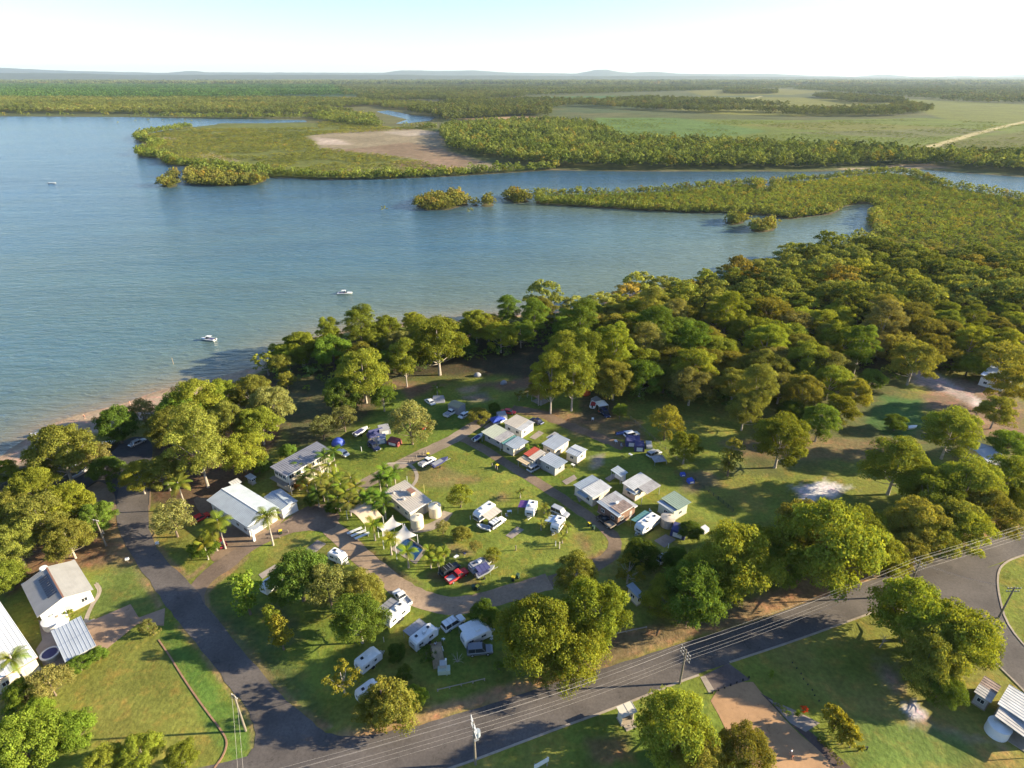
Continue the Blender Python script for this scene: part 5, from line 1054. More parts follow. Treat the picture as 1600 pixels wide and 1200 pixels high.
def caravan(p0, p1, label, L_=6.0, W_=2.3, h=2.55, color=WHT, awn=None, side=-1, aw=2.4, vents=2, motor=False, name='caravan', cat='caravan', roofm=None):
    a = Vector(G(*p0, 1.2)); b_ = Vector(G(*p1, 1.2)); c = (a+b_)/2; ang = math.atan2((b_-a).y, (b_-a).x); e = empty(name, (c.x, c.y, 0), ang, label, cat); hl, hw = L_/2, W_/2
    prof = [(-hl, .55), (-hl-.05, 1.5), (-hl+.15, h-.15), (-hl+.45, h), (hl-.9, h), (hl-.25, h-.35), (hl, 1.5), (hl-.15, .55)]
    m = MB(); m.loft([[(x*(.99 if abs(y) > hw-.05 else 1), y, zz-(.05 if (abs(y) > hw-.05 and zz > 2) else 0)) for x, zz in prof] for y in (-hw, -hw+.12, hw-.12, hw)]); m.build('body', color, e)
    MB().box(-hl+.4, hl-.95, -hw+.2, hw-.2, h-.005, h+.04).build('roof', roofm or WHT, e)
    for s in (-1, 1):
        for x in (-hl+1.2, hl-1.8): window(e, x, s*hw, 1.35, 1.0, .6, 'y', M_STEEL)
    door(e, 0.1, side*hw, .65, 1.75, 'y', WHT); window(e, hl-.02, 0, 1.2, 1.3, .5, 'x', M_STEEL); window(e, -hl, 0, 1.35, 1.3, .6, 'x', M_STEEL)
    for i in range(vents): MB().cbox(-hl+1.2+i*(L_-2.6)/max(1, vents-1), (-.3 if i % 2 else .25), h+.04, .5, .5, .14).build('roof_vent', M_GLASS if i % 2 == 0 else M_STEEL, e)
    MB().cbox(.3, 0, h+.04, .9, .6, .26).build('air_conditioner', WHT, e)
    for x in ((-.5, .4) if L_ > 5 and not motor else ((-hl+1.2, hl-1.0) if motor else (0,))):
        for s in (-1, 1): m = MB(); m.cyl(x, .36, s*hw-.11, s*hw+.11, .36, .36, 12, 'y'); m.build('wheel', M_TYRE, e)
    if motor: window(e, hl-.02, 0, 1.0, 1.9, .75, 'x', M_GLASS)
    else: m = MB(); m.tube([(hl-.2, -.7, .5), (hl+1.2, 0, .5)], .06); m.tube([(hl-.2, .7, .5), (hl+1.2, 0, .5)], .06); m.build('drawbar', M_STEEL, e); MB().cbox(hl+.45, 0, .55, .35, .7, .4).build('gas_box', M_STEEL, e)
    if awn:
        y0, y1 = side*hw, side*(hw+aw); am = slab([(-hl+.5, max(y0, y1), 2.35 if side < 0 else 2.05), (hl-.9, max(y0, y1), 2.35 if side < 0 else 2.05), (hl-.9, min(y0, y1), 2.05 if side < 0 else 2.35), (-hl+.5, min(y0, y1), 2.05 if side < 0 else 2.35)], .04, .9, 'y', .03); am.build('awning', awn, e)
        for x in (-hl+.6, hl-1.0): m = MB(); m.tube([(x, y1-side*.05, 0), (x, y1-side*.05, 2.05)], .04); m.build('awning_pole', M_STEEL, e)
    return e
def boat(p0, p1, label, L_=5.2, W_=2.0, z=0.0, hull=WHT, cabin=True, trailer=False, inner=M_NAVY, cat='boat', name='boat'):
    a = Vector(G(*p0, z+.4)); b_ = Vector(G(*p1, z+.4)); c = (a+b_)/2; ang = math.atan2((b_-a).y, (b_-a).x); e = empty(name, (c.x, c.y, z), ang, label, cat); zz = .55 if trailer else 0
    R_ = []; I_ = []
    for t in np.linspace(0, 1, 12):
        x = -L_/2+L_*t; w = W_/2*(1-max(0, (t-.45)/.55)**2.2*.97); dk = .75+.25*t*t; kl = .0+.35*max(0, t-.6)*1.5
        R_.append([(x, -w*.55, zz+kl+.05), (x, -w, zz+dk*.75), (x, -w, zz+dk), (x, -w*.86, zz+dk+.02), (x, w*.86, zz+dk+.02), (x, w, zz+dk), (x, w, zz+dk*.75), (x, w*.55, zz+kl+.05)])
        if .04 < t < .72: I_.append([(x, -w*.78, zz+dk+.005), (x, -w*.78, zz+dk+.035), (x, w*.78, zz+dk+.035), (x, w*.78, zz+dk+.005)])
    m = MB(); m.loft(R_); m.build('hull', hull, e); m = MB(); m.loft(I_); m.build('cockpit', inner, e)
    if cabin:
        m = MB(); m.hexa([(-.3, -.7, zz+.8), (1.2, -.55, zz+.9), (1.2, .55, zz+.9), (-.3, .7, zz+.8), (-.2, -.55, zz+1.45), (.5, -.5, zz+1.5), (.5, .5, zz+1.5), (-.2, .55, zz+1.45)]); m.build('windscreen', M_GLASS, e)
        MB().box(-1.5, .55, -.72, .72, zz+1.85, zz+1.93).build('canopy_top', WHT, e)
        for x in (-1.4, .4):
            for s in (-1, 1): m = MB(); m.tube([(x, s*.68, zz+.85), (x, s*.68, zz+1.86)], .025, 4); m.build('canopy_pole', M_STEEL, e)
    m = MB(); m.cbox(-L_/2-.15, 0, zz+.45, .35, .4, .75); m.build('outboard_motor', M_DARK, e)
    if trailer:
        m = MB(); m.box(-L_/2+.3, L_/2+.9, -.05, .05, .42, .5); m.box(-.9, -.8, -W_/2, W_/2, .4, .48); m.build('trailer_frame', M_STEEL, e)
        for s in (-1, 1): m = MB(); m.cyl(-.85, .3, s*(W_/2)-.09, s*(W_/2)+.09, .3, .3, 12, 'y'); m.build('wheel', M_TYRE, e)
    return e
V = vehicle
V('ute', (635,942), (621,926), 'white', 'white ute parked at the head of the white caravan by the gravel loop')
V('suv', (696,981), (720,966), 'white', 'white four-wheel drive wagon parked by the bend of the gravel loop', roofrack=True)
V('suv', (733,1017), (766,1014), 'grey', 'dark grey four-wheel drive in the shade below the white-awning van')
V('wagon', (692,896), (713,883), 'black', 'dark station wagon between the long trailer and the red ute', roofrack=True)
V('ute', (703,906), (725,893), 'red', 'bright red ute with silver tray on the camp green')
V('wagon', (766,824), (787,809), 'white', 'white wagon beside the motorhome on the camp green', roofrack=True)
V('suv', (863,795), (887,806), 'silver', 'silver four-wheel drive behind the small light blue caravan')
V('ute', (958,824), (935,806), 'black', 'dark flat-tray ute at the corner of the rusty-roofed cabin', bed=M_WOOD)
V('wagon', (827,735), (844,726), 'silver', 'silver car parked between the red roof and the blue-white roof')
V('ute', (658,727), (677,716), 'white', 'white ute with loaded tray standing alone on the open grass', load=M_GREYC)
V('ute', (696,650), (712,640), 'white', 'white ute in front of the olive tent-cabin', load=M_GREYC)
V('sedan', (719,652), (733,644), 'white', 'white sedan right of the olive tent-cabin')
V('sedan', (678,632), (665,623), 'white', 'white sedan on the far side of the tents behind the olive tent-cabin')
V('sedan', (783,642), (806,644), 'red', 'red sedan on the sandy rear track')
V('sedan', (774,661), (788,654), 'white', 'white car partly under a blue tarp behind the first cabin')
V('sedan', (846,661), (832,654), 'navy', 'dark blue car at the right end of the first white cabin')
V('wagon', (976,681), (998,676), 'white', 'white wagon beside the blue kayak and navy tent')
V('wagon', (1014,712), (1030,705), 'silver', 'pale silver car above the grey pyramid tent')
V('sedan', (542,711), (528,703), 'white', 'white sedan beside the blue dome tent near the two-storey house')
V('sedan', (659,668), (676,661), 'red', 'red car half hidden behind the large round olive-grey tree')
V('wagon', (577,692), (592,703), 'navy', 'dark blue car at the near side of the crowded tent camp')
V('suv', (940,640), (951,652), 'navy', 'dark car at the messy camp with the white marquee')
V('sedan', (118,728), (108,719), 'white', 'white car under the spreading tree by the beach')
V('sedan', (160,697), (173,690), 'white', 'white car behind the pale tree in the beach car park')
V('sedan', (208,694), (221,688), 'silver', 'silver car at the far end of the beach car park')
V('sedan', (306,812), (318,806), 'red', 'red car in the yard left of the long shed')
V('sedan', (346,850), (340,843), 'maroon', 'dark red car behind the palm by the long shed')
V('sedan', (1031,875), (1040,869), 'white', 'white car in the gap between the dark trees above the roadside')
caravan((602,975), (637,945), 'white caravan with grey awning beside the white ute', 5.4, 2.1, awn=M_GREYC, side=1, vents=3)
caravan((644,1010), (680,982), 'large pale caravan with dark grey awning in the lower camp', 5.4, 2.2, awn=M_GREYC, side=1, vents=3)
caravan((728,1000), (760,985), 'white-roofed camper van with red trim above the grey wagon', 5.6, 2.3, 2.4, awn=WHT, side=1, aw=1.8, vents=0)
caravan((772,790), (741,812), 'white motorhome with tan side awning on the camp green', 6.0, 2.2, 2.7, awn=M_ROOFT, side=1, motor=True, name='motorhome', cat='motorhome')
caravan((834,785), (826,806), 'white caravan with purple awning on the camp green', 4.2, 2.2, awn=M_PURP, side=-1, aw=2.0)
caravan((877,812), (866,828), 'small white caravan with pale blue annex below the silver wagon', 4.1, 2.1, awn=mat('pale_blue_awning',(.45,.52,.60),.7), side=-1, aw=1.9)
caravan((1030,806), (992,833), 'big white caravan with solar panels and teal awning below the cabins', 6.8, 2.4, 2.6, awn=M_TEAL, side=-1, aw=1.8, vents=4)
caravan((738,888), (758,878), 'low grey camper trailer with slide-out beside the silver boat', 4.2, 2.1, 2.0, color=M_GREYC, awn=M_NAVY, side=-1, aw=1.8, vents=1, roofm=M_GREYC)
caravan((566,1040), (586,1024), 'white caravan seen behind the spiky conifer', 4.6, vents=1)
caravan((568,1088), (584,1076), 'white van roof glimpsed under the orange-tipped tree', 4.0, vents=1)
caravan((519,866), (537,874), 'white caravan behind the dark dense tree, beside the loop track', 4.0, 2.0, vents=1)
caravan((418,918), (430,908), 'white van at the left rim of the dark dense tree', 4.2, 2.0, vents=1)
building(R4(640,1022,641,1022,642,1023,641,1023), .2, 'x', 'x', 'x') if False else None
boat((531,458.5), (547,458), 'white cabin boat moored in the open bay', 7.2, 2.6, WL-.15); boat((333,531), (318,529.5), 'white cabin boat moored nearer the beach', 6.4, 2.4, WL-.15)
boat((76,286.2), (87,286.2), 'tiny white speedboat far out at the left of the bay', 8, 2.6, WL-.15, cabin=False, inner=WHT)
boat((678,730), (697,720), 'dark blue covered boat on a trailer beside the white ute', 5.6, 2.0, trailer=True, hull=M_NAVY, cabin=False, inner=M_GREYC)
boat((748,901), (768,891), 'silver open boat on a trailer beside the grey camper trailer', 4.8, 2.0, trailer=True, cabin=False, hull=M_STEEL)
boat((765,827), (747,822), 'small white tender lying in front of the motorhome', 3.6, 1.4, cabin=False, inner=M_GREYC, name='dinghy')
boat((557,681), (572,672), 'white open boat on trailer left of the crowded tent camp', 5.2, 2.0, trailer=True, cabin=False)
boat((925,640), (929,627), 'white boat with red seats at the messy marquee camp', 5.0, 2.0, trailer=True, cabin=False, inner=mat('red_seat',(.4,.05,.05),.7))
boat((965,677.5), (979,675.5), 'blue kayak left of the white wagon by the navy tent', 3.8, .8, cabin=False, hull=mat('blue_plastic',(.12,.2,.5),.4), inner=M_NAVY, name='kayak', cat='kayak')
boat((743,689), (752,683), 'white open boat beside the pale-green-roofed cabin', 4.2, 1.7, trailer=True, cabin=False)
boat((55,679), (68,676), 'pale dinghy drawn up at the water line of the beach', 4.2, 1.6, WL, cabin=False, inner=M_GREYC, name='dinghy')
boat((1418,669), (1432,667), 'white upturned-looking dinghy lying in the meadow grass', 3.4, 1.3, cabin=False, inner=WHT, name='dinghy')

# ---------------- tents and tarps ----------------
def tent(u, v, w, d, h, m, label, ang=0.4, kind='dome', name='tent', cat='tent'):
    x, y = G(u, v, h*.5); e = empty(name, (x, y, 0), ang, label, cat); mb = MB()
    if kind == 'dome':
        rings = []
        for k in range(6):
            f = k/5; r = math.cos(f*math.pi/2*.94); rings.append([(w/2*r*math.cos(q)*(1+.1*math.cos(2*q)), d/2*r*math.sin(q), h*math.sin(f*math.pi/2)) for q in [2*math.pi*j/14 for j in range(14)]])
        mb.loft(rings); mb.build('canopy', m, e, True); MB().hexa([(-.5, -d*.44, .02), (.5, -d*.44, .02), (.5, -d*.38, .02), (-.5, -d*.38, .02), (-.25, -d*.30, h*.7), (.25, -d*.30, h*.7), (.25, -d*.25, h*.7), (-.25, -d*.25, h*.7)]).build('doorway', M_DARK, e)
    elif kind == 'pyramid':
        mb.add([(-w/2, -d/2, h*.55), (w/2, -d/2, h*.55), (w/2, d/2, h*.55), (-w/2, d/2, h*.55), (0, 0, h)], [(0,1,4),(1,2,4),(2,3,4),(3,0,4),(3,2,1,0)]); mb.build('canopy', m, e)
        for a in (-1, 1):
            for b_ in (-1, 1): q = MB(); q.tube([(a*w*.48, b_*d*.48, 0), (a*w*.48, b_*d*.48, h*.56)], .04); q.build('pole', M_STEEL, e)
    elif kind == 'box':
        mb.hexa([(-w/2, -d/2, 0), (w/2, -d/2, 0), (w/2, d/2, 0), (-w/2, d/2, 0), (-w/2*.92, -d/2*.92, h*.85), (w/2*.92, -d/2*.92, h*.85), (w/2*.92, d/2*.92, h), (-w/2*.92, d/2*.92, h)]); mb.build('canopy', m, e); MB().box(-w*.3, w*.3, -d/2-.02, -d/2+.05, .2, h*.62).build('front_panel', WHT, e)
    else:
        mb.add([(-w/2, -d/2, 0), (w/2, -d/2, 0), (w/2, d/2, 0), (-w/2, d/2, 0), (-w/2*.8, 0, h), (w/2*.8, 0, h)], [(0,1,5,4),(2,3,4,5),(0,4,3),(1,2,5),(3,2,1,0)]); mb.build('canopy', m, e); MB().hexa([(w/2-.25, -d*.2, .02), (w/2+.02, -d*.2, .02), (w/2+.02, d*.2, .02), (w/2-.25, d*.2, .02), (w/2*.8-.1, -.05, h*.85), (w/2*.85, -.05, h*.85), (w/2*.85, .05, h*.85), (w/2*.8-.1, .05, h*.85)]).build('doorway', M_DARK, e)
    return e
tent(528,689,3.6,3.6,2.0,M_BLUE,'bright blue dome tent near the two-storey house'); tent(587,675,5.2,3.2,2.2,M_NAVY,'long navy tent in the crowded camp left of the olive-grey tree',.5,'ridge')
tent(600,671,3.4,3.0,2.1,M_GREYC,'grey tent right of the long navy tent',.4,'box'); tent(585,688,3.8,2.8,2.0,M_TAN,'tan open camper trailer tent in front of the navy tent',.5,'ridge'); tent(596,686,2.6,2.4,1.9,mat('blue_grey_canvas',(.2,.23,.33),.8),'blue-grey side tent beside the tan camper trailer tent',.3,'box')
tent(616,690,3.8,2.4,1.6,mat('maroon_canvas',(.2,.05,.05),.7),'dark red camper trailer under the olive-grey tree',-.4,'box'); tent(685,622,4.2,3.2,2.0,M_GREYC,'dim grey tent group behind the far white sedan',.1,'ridge')
tent(777,655,4.6,3.4,2.2,M_BLUE,'blue tarp shelter behind the white first cabin',.5,'pyramid'); tent(784,650,3,2.6,2.1,M_GREYC,'grey awning right of the blue tarp shelter',.3,'box')
tent(940,631,3.4,3.4,2.8,WHT,'white pointed marquee in the messy camp',.3,'pyramid'); tent(931,626,2.8,2.2,1.9,M_GREYC,'pale tarp heap left of the white marquee',.7,'box'); tent(914,612,3.6,3,1.8,M_ORG,'orange-red tent in the shade of the wood edge',.2,'dome')
tent(989,689,4.2,3.2,2.2,M_NAVY,'navy awning tent in front of the white wagon',-.1,'box'); tent(999,697,2.8,2.6,2.3,mat('dark_blue_tent',(.05,.05,.13),.7),'dark blue tent with white front panel, right of the navy awning',-.1,'box'); tent(1029,717,3.6,3.2,1.9,M_GREYC,'grey pyramid tent below the pale silver car',.2,'pyramid')
tent(1061,829,3.4,3.0,2.2,M_NAVY,'dark boxy tent beside the round concrete tank',-.5,'box'); tent(1079,751,1.6,1.4,1.0,M_BLUE,'larger bright blue tarp bundle by the fence end',.3,'box'); tent(1067,741,1.3,1.0,.8,M_BLUE,'smaller blue tarp bundle by the fence end',.1,'box')
tent(683,1018,2.2,5.6,1.9,M_BRT,'long brown tarp-covered trailer below the large pale caravan',.25,'ridge'); tent(746,585,2.6,2.2,1.4,M_GREYC,'small grey cover near the wood behind the camp',.2,'dome'); tent(787,597,2.4,2.0,1.3,M_GREYC,'second small grey cover at the wood edge, right of the first',.5,'dome')
tent(1101,827,1.8,1.4,1.2,mat('pale_cover',(.5,.48,.52),.7),'pale covered stack right of the dark bush by the tank',.6,'box'); tent(1014,695,1.8,3.2,.9,M_STEEL,'grey box trailer right of the dark blue tent',-.1,'box','trailer','trailer')

# ---------------- slabs, posts, bins, tables ----------------
def slab_at(px, label): o = sheet('concrete_slab', GP(px), M_SLAB, .06, None); o['label'] = label; o['category'] = 'slab'
for px, lb in (([(1022,845),(1040,835),(1056,843),(1038,856)], 'pale bare caravan slab below the white caravan'), ([(878,752),(897,742),(902,748),(885,758)], 'grey bare slab in the upper cabin meadow'), ([(827,684),(842,673),(850,677),(836,687)], 'bare slab behind the cabin row'),
 ([(945,748),(958,740),(964,745),(952,753)], 'grey slab beside the small hut'), ([(790,837),(808,823),(819,828),(800,842)], 'brown slab on the camp green below the motorhome'), ([(475,860),(496,844),(510,850),(490,866)], 'slab on the lawn by the entrance drive'),
 ([(404,898),(430,882),(436,886),(410,905)], 'long slab left of the dark dense tree'), ([(755,668),(770,657),(778,661),(762,672)], 'slab beside the pale-green-roofed cabin'), ([(898,770),(908,760),(918,775),(905,785)], 'dark slab before the big white cabin'), ([(1030,936),(1042,930),(1052,938),(1038,942)], 'grey slab in the dark gap above the roadside')): slab_at(px, lb)
def post(u, v, h, r, m, name, label, group=None, cat='post', cap=None):
    x, y = G(u, v); e = empty(name, (x, y, 0), 0, label, cat, group); q = MB(); q.cyl(0, 0, -.05, h, r, r*.92, 8); q.build('shaft', m, e)
    if cap: q = MB(); q.cyl(0, 0, h+.002, h+.12, r*1.2, r*.7, 8); q.build('cap', cap, e)
    return e
for u, v in [(640,724),(645,721),(651,717),(656,713),(661,711),(666,708.5)]: post(u, v, 1.1, .13, M_WOOD, 'bollard', 'short timber bollard in the row along the gravel track', 'timber bollards by the gravel track', cap=M_CONC)
for u, v in [(769,730),(774,733),(777,735)]: post(u, v, 1.1, .13, M_WOOD, 'bollard', 'short bollard in the row of three beside the bent track', 'three bollards by the bent track', cap=M_CONC)
post(635,781,1.0,.12,WHT,'marker_post','white marker post at the end of the bollard row'); post(663,770,2.6,.05,mat('yellow_pole',(.6,.5,.2),.6),'pole','slim yellowish pole behind the amenities block')
post(271,563+6,2.6,.12,M_WOOD,'mooring_post','lone timber post standing in the shallow bay'); post(565,705,1.5,.1,WHT,'tap_post','white tap post left of the crowded tent camp',cat='post'); post(806,860,1.4,.12,M_WOOD,'power_post','short timber power post on the open camp green')
post(874,857,1.9,.12,CRM,'power_post','cream power post on the green near the loop'); post(868,853,1.4,.10,WHT,'tap_post','white tap beside the cream power post'); post(1044,856,1.2,.1,WHT,'tap_post','white tap beside the bare slab below the caravan')
post(735,812,1.2,.08,WHT,'tap_post','white tap between amenities block and motorhome'); post(600,1003,1.3,.08,CRM,'power_post','cream power post left of the white caravan with awning')
def bin_(u, v, label, lid=M_YEL):
    x, y = G(u, v); e = empty('wheelie_bin', (x, y, 0), rnd.random()*3, label, 'bin'); q = MB(); q.hexa([(-.25,-.28,.05),(.25,-.28,.05),(.25,.28,.05),(-.25,.28,.05),(-.3,-.35,1.0),(.3,-.35,1.0),(.3,.35,1.0),(-.3,.35,1.0)]); q.build('body', M_BIN, e)
    MB().box(-.32,.32,-.38,.38,1.0,1.08).build('lid', lid, e); q = MB(); q.cyl(-.28, .12, -.28, .28, .1, .1, 8, 'y'); q.build('wheel', M_TYRE, e)
for u, v, lb in ((669,713,'yellow-lidded bin at the end of the bollard row'), (777,731,'yellow-lidded bin behind the three bollards'), (921,822,'yellow-lidded bin beside the bent track near the dark ute'), (746,921,'yellow-lidded bin in the shade inside the loop'), (802,907,'yellow-lidded bin at the inner side of the loop, right'), (439,834,'yellow bin by the timber barrier at the entrance')): bin_(u, v, lb)
for u, v, lb in ((927,827,'dark-lidded bin next to the yellow one by the bent track'), (740,921,'dark bin left of the yellow one inside the loop'), (809,903,'dark bin right of the yellow one at the loop')): bin_(u, v, lb, M_BIN)
for i, (u, v) in enumerate([(554,829),(560,833),(566,837)]):
    x, y = G(u, v, .7); e = empty('picnic_table', (x, y, 0), .62, ['left', 'middle', 'right'][i]+' white-topped trestle table of three beside the tan shelter', 'table'); MB().cbox(0, 0, .72, 3.6, .75, .06).build('table_top', WHT, e)
    for a in (-1.3, 1.3): MB().cbox(a, 0, 0, .08, .6, .72).build('leg', M_STEEL, e)
def bar(pa, pb, h, t, m, name, label, cat, n=2, rails=1, thick=.09):
    a = Vector((*G(*pa), 0)); b_ = Vector((*G(*pb), 0)); e = empty(name, a, 0, label, cat); d = b_-a
    for k in range(n): f = k/(n-1); q = MB(); p = d*f; q.cbox(p.x, p.y, 0, t*1.5, t*1.5, h); q.build('post', m, e)
    for r in range(rails): zz = h*(r+1)/rails-thick*.6; q = MB(); q.tube([Vector((0, 0, zz)), d+Vector((0, 0, zz))], thick, 6); q.build('rail', m, e)
    return e
bar((434,832),(450,832),.7,.12,M_WOOD,'timber_barrier','low timber barrier at the entrance by the coconut palm','barrier'); bar((418,841),(437,841),.5,.12,M_WOOD,'timber_barrier','second low timber barrier nearer the coconut palm','barrier')
bar((684,1080),(757,1063),.5,.14,M_CONC,'low_fence','low pale rail fence at the lower camp edge','fence',5,1,.09); bar((963,991),(1010,981),.35,.14,M_CONC,'low_fence','low curved pale edging rail between wood and verge','fence',4,1,.12)
bar((1086,752),(1145,800),1.1,.08,mat('dark_fence',(.05,.06,.04),.8),'wire_fence','dark wire fence running diagonally over the meadow','fence',9,4,.035); bar((985,655),(1075,735),1.1,.07,M_WOOD,'wire_fence','faint wire fence along the right side of the camp','fence',12,3,.02)
bar((685,898),(702,884),.7,.1,M_STEEL,'long_trailer','long narrow trailer beam pointing at the dark wagon','trailer',2,1,.14)
bar((1340,1174),(1354,1172),.9,.08,M_DARK,'gate_rail','short dark rail on the lawn below the golden hedge','rail')
for i in range(7): u, v = 1113+i*9.5, 1083-i*3.9; post(u, v, .45, .14, M_DARK, 'low_bollard', 'low dark bollard in the row along the top of the tan yard', 'low dark bollards by the tan yard')
for i in range(8): u, v = 1190+i*7.2+6*math.sin(i*1.3), 1058+i*3.2; post(1238+i*5.8+(i%3), 1036+i*8.5, .25, .11, M_DARK, 'low_bollard', 'tiny dark stump in the dotted line across the bottom lawn', 'dark stumps on the bottom lawn')
# rubble bank near car park
for i in range(14):
    f = i/13; u = 113+24*f; v = 747-9*f**2-6*f; x, y = G(u, v); q = MB(); q.hexa([(x-.5,y-.4,0),(x+.5,y-.45,0),(x+.45,y+.4,0),(x-.5,y+.45,0),(x-.35,y-.3,.5),(x+.3,y-.3,.45),(x+.3,y+.3,.5),(x-.3,y+.3,.4)]); tag(q.build('boulder', M_ROOFC), 'dark grey boulder in the curved row edging the car park island', 'rock', 'boulders edging the car park')
# electrical box, sign
x, y = G(694,1050); e = empty('meter_box', (x, y, 0), .1, 'pale stepped service cabinet under a green pole in the lower camp', 'cabinet'); MB().cbox(0, 0, 0, 2.2, 1.2, 1.0).build('base', M_GRNW, e); MB().cbox(-.1, .6, 1.003, 1.3, 1.2, .7).build('cover', M_GREYW, e); q = MB(); q.cyl(.5, -.8, 0, 4.2, .06, .05, 6); q.build('pole', M_GRNW, e); MB().cbox(.5, -.8, 4.2, .3, .3, .25).build('lamp_head', WHT, e)
x, y = G(846,1196,1.2); e = empty('road_sign', (x, y, 0), .5, 'white two-panel road sign board on the grass at the bottom edge', 'sign')
MB().box(-1.3, .6, -.05, .05, 1.3, 2.3).build('sign_panel', WHT, e); MB().box(.65, 1.3, -.05, .05, 1.3, 2.3).build('sign_panel', WHT, e)
for a in (-1.1, 1.1): MB().cbox(a, .12, 0, .1, .1, 2.35).build('post', M_STEEL, e)
for u, v, lb in ((199,875,'white mailbox on the verge right of the pale house'), (246,850,'white marker post on the bank across the side road')): x, y = G(u, v, .8); e = empty('mailbox', (x, y, 0), .4, lb, 'mailbox'); MB().cbox(0, 0, 0, .12, .12, .9).build('post', M_WOOD, e); MB().cbox(0, 0, .9, .7, .45, .45).build('box', WHT, e)

# ---------------- palms ----------------
def frond_mesh(L_, droop, m, seed, w=.55, n=11):
    rng = random.Random(seed); pts = []; 
    for k in range(n+1): t = k/n; pts.append(Vector((L_*t*(1-.12*t), 0, L_*(.38*t-droop*t*t))))
    mb = MB(); mb.tube(pts, [.05*(1-.8*k/n) for k in range(n+1)], 4)
    for k in range(1, n+1):
        p = pts[k]; d = (pts[k]-pts[k-1]).normalized(); wl = L_*.26*w/.55*math.sin(math.pi*min(.97, .12+k/n*.8))
        for s in (-1, 1): tip = p+Vector((d.x*wl*.5, s*wl, -wl*.35)); b_ = d*(L_/n)*.42; mb.add([p-b_, p+b_, tip+b_*.3, tip-b_*.3], [(0,1,2,3)])
    me = mb.mesh('frond', m); setcol(me, 'leafv', [(1, 1, 1)]*len(me.vertices)); return me
M_FROND = leafmat('palm_leaf', (.17, .195, .038), .35)
FR = {'coconut': [frond_mesh(3.4, .62, M_FROND, i) for i in range(2)], 'short': [frond_mesh(2.3, .45, M_FROND, i+5, .75, 9) for i in range(2)]}
PT = {}
def palm(u, v, h, label, kind='coconut', nf=16, tint=(1.1,1.1,.8), sc1=1.0, lean=.6):
    """u,v: middle of the crown"""
    x, y = G(u, v, h); e = empty('coconut_palm' if kind == 'coconut' else 'palm', (x, y, 0), rnd.random()*6, label, 'palm'); key = (round(h), kind); r = .17 if kind == 'coconut' else .13
    if key not in PT: PT[key] = MB().tube([(0, 0, -.1), (lean*.1, 0, h*.3), (0, 0, h)], [r*1.5, r, r*.75], 8).mesh('trunk', M_BARK)
    t = link('trunk', PT[key], e); t.scale = (1, 1, 1)
    for k in range(nf):
        q = link('frond', FR[kind][k % 2], e, (0, 0, h), (0, R(-42+74*((k*7) % nf)/nf), k*2.399), (sc1, sc1, sc1)); q.color = (tint[0]*(.85+.3*rnd.random()), tint[1]*(.85+.3*rnd.random()), tint[2], 1)
    return e
palm(416,806,8.5,'coconut palm standing in front of the long shed, at the drive'); palm(340,814,8,'coconut palm left of the long shed, with forked trunks'); palm(330,828,6,'lower coconut palm beside the fork-trunked palm'); palm(318,850,4.5,'pale yellow palm at the corner of the driveway and side road','short',14,YE)
palm(278,756,8,'tall palm behind the long shed among olive trees'); palm(583,820,4.6,'palm by the three trestle tables','coconut',14,(1.1,1.2,.7),.8); palm(609,843,4.4,'palm with orange dead frond left of the pool','coconut',14,(1.2,1.2,.7),.78); palm(636,862,4.6,'palm in front of the dark blue pool','coconut',14,(1.1,1.3,.7),.8)
for u, v, s in ((670,860,.8),(682,868,.8),(693,862,.75),(685,876,.7),(672,872,.7)): palm(u, v, 3.0, 'yellow-green palm in the clump right of the pool', 'short', 12, YG, s)['group'] = 'palms right of the pool'
GR = [(488,735,7,OL),(500,748,7,OL),(515,728,7.5,YG),(522,745,6,YG),(532,758,5.5,YG),(510,765,5,OL),(495,770,4.5,DK),(480,760,4,BR),(540,770,5,YG),(548,748,5.5,OL),(556,760,4.5,YG),(528,778,4,YG),(507,712,7,DK),(520,705,6.5,BG),(545,785,4,OL),(562,775,4,YG),(475,745,4.5,DK),(470,725,5,DK)]
for u, v, h_, t in GR: palm(u, v, h_, 'palm in the dense grove beside the two-storey house', 'coconut', 13, t, .85)['group'] = 'palms in the grove'
for u, v, h_, t in [(600,735,5,BG),(610,745,5,BG),(604,752,4,DK),(616,738,4.5,BG),(592,748,4,DK),(596,776,4.5,BG),(586,786,4,BG),(600,790,4,DK),(578,775,4,BG)]: palm(u, v, h_, 'dark green palm in the clump behind the amenities block', 'coconut', 14, (t[0]*1.2, t[1]*1.2, t[2]), .8)['group'] = 'palms behind the amenities block'
palm(683,607,3.6,'small dark palm by the tents near the wood','coconut',13,DK,.75); palm(18,1030,7.5,'tall palm in front of the bright white roof, lower left','coconut',16,YG,.85)
for u, v in ((813,768),(851,792),(857,808),(846,818),(886,822),(879,838)): palm(u, v, 2.0, 'small planted palm between the caravans on the green', 'short', 10, OL, .62)['group'] = 'small palms between caravans'
for u, v in ((827,699),(843,697)): palm(u, v, 2.2, 'lush banana-like plant beside the red-roofed cabin', 'short', 9, LM, .6)['group'] = 'banana plants by the red roof'
tree('broad', 490, 778, 26, DK, 'dark understory bush under the palm grove', 'bush'); tree('broad', 520, 790, 26, BG, 'green bush at the lower rim of the palm grove', 'bush'); tree('broad', 470, 755, 24, (.9,.4,.5), 'dusky red-leaved bush at the house end of the palm grove', 'bush')
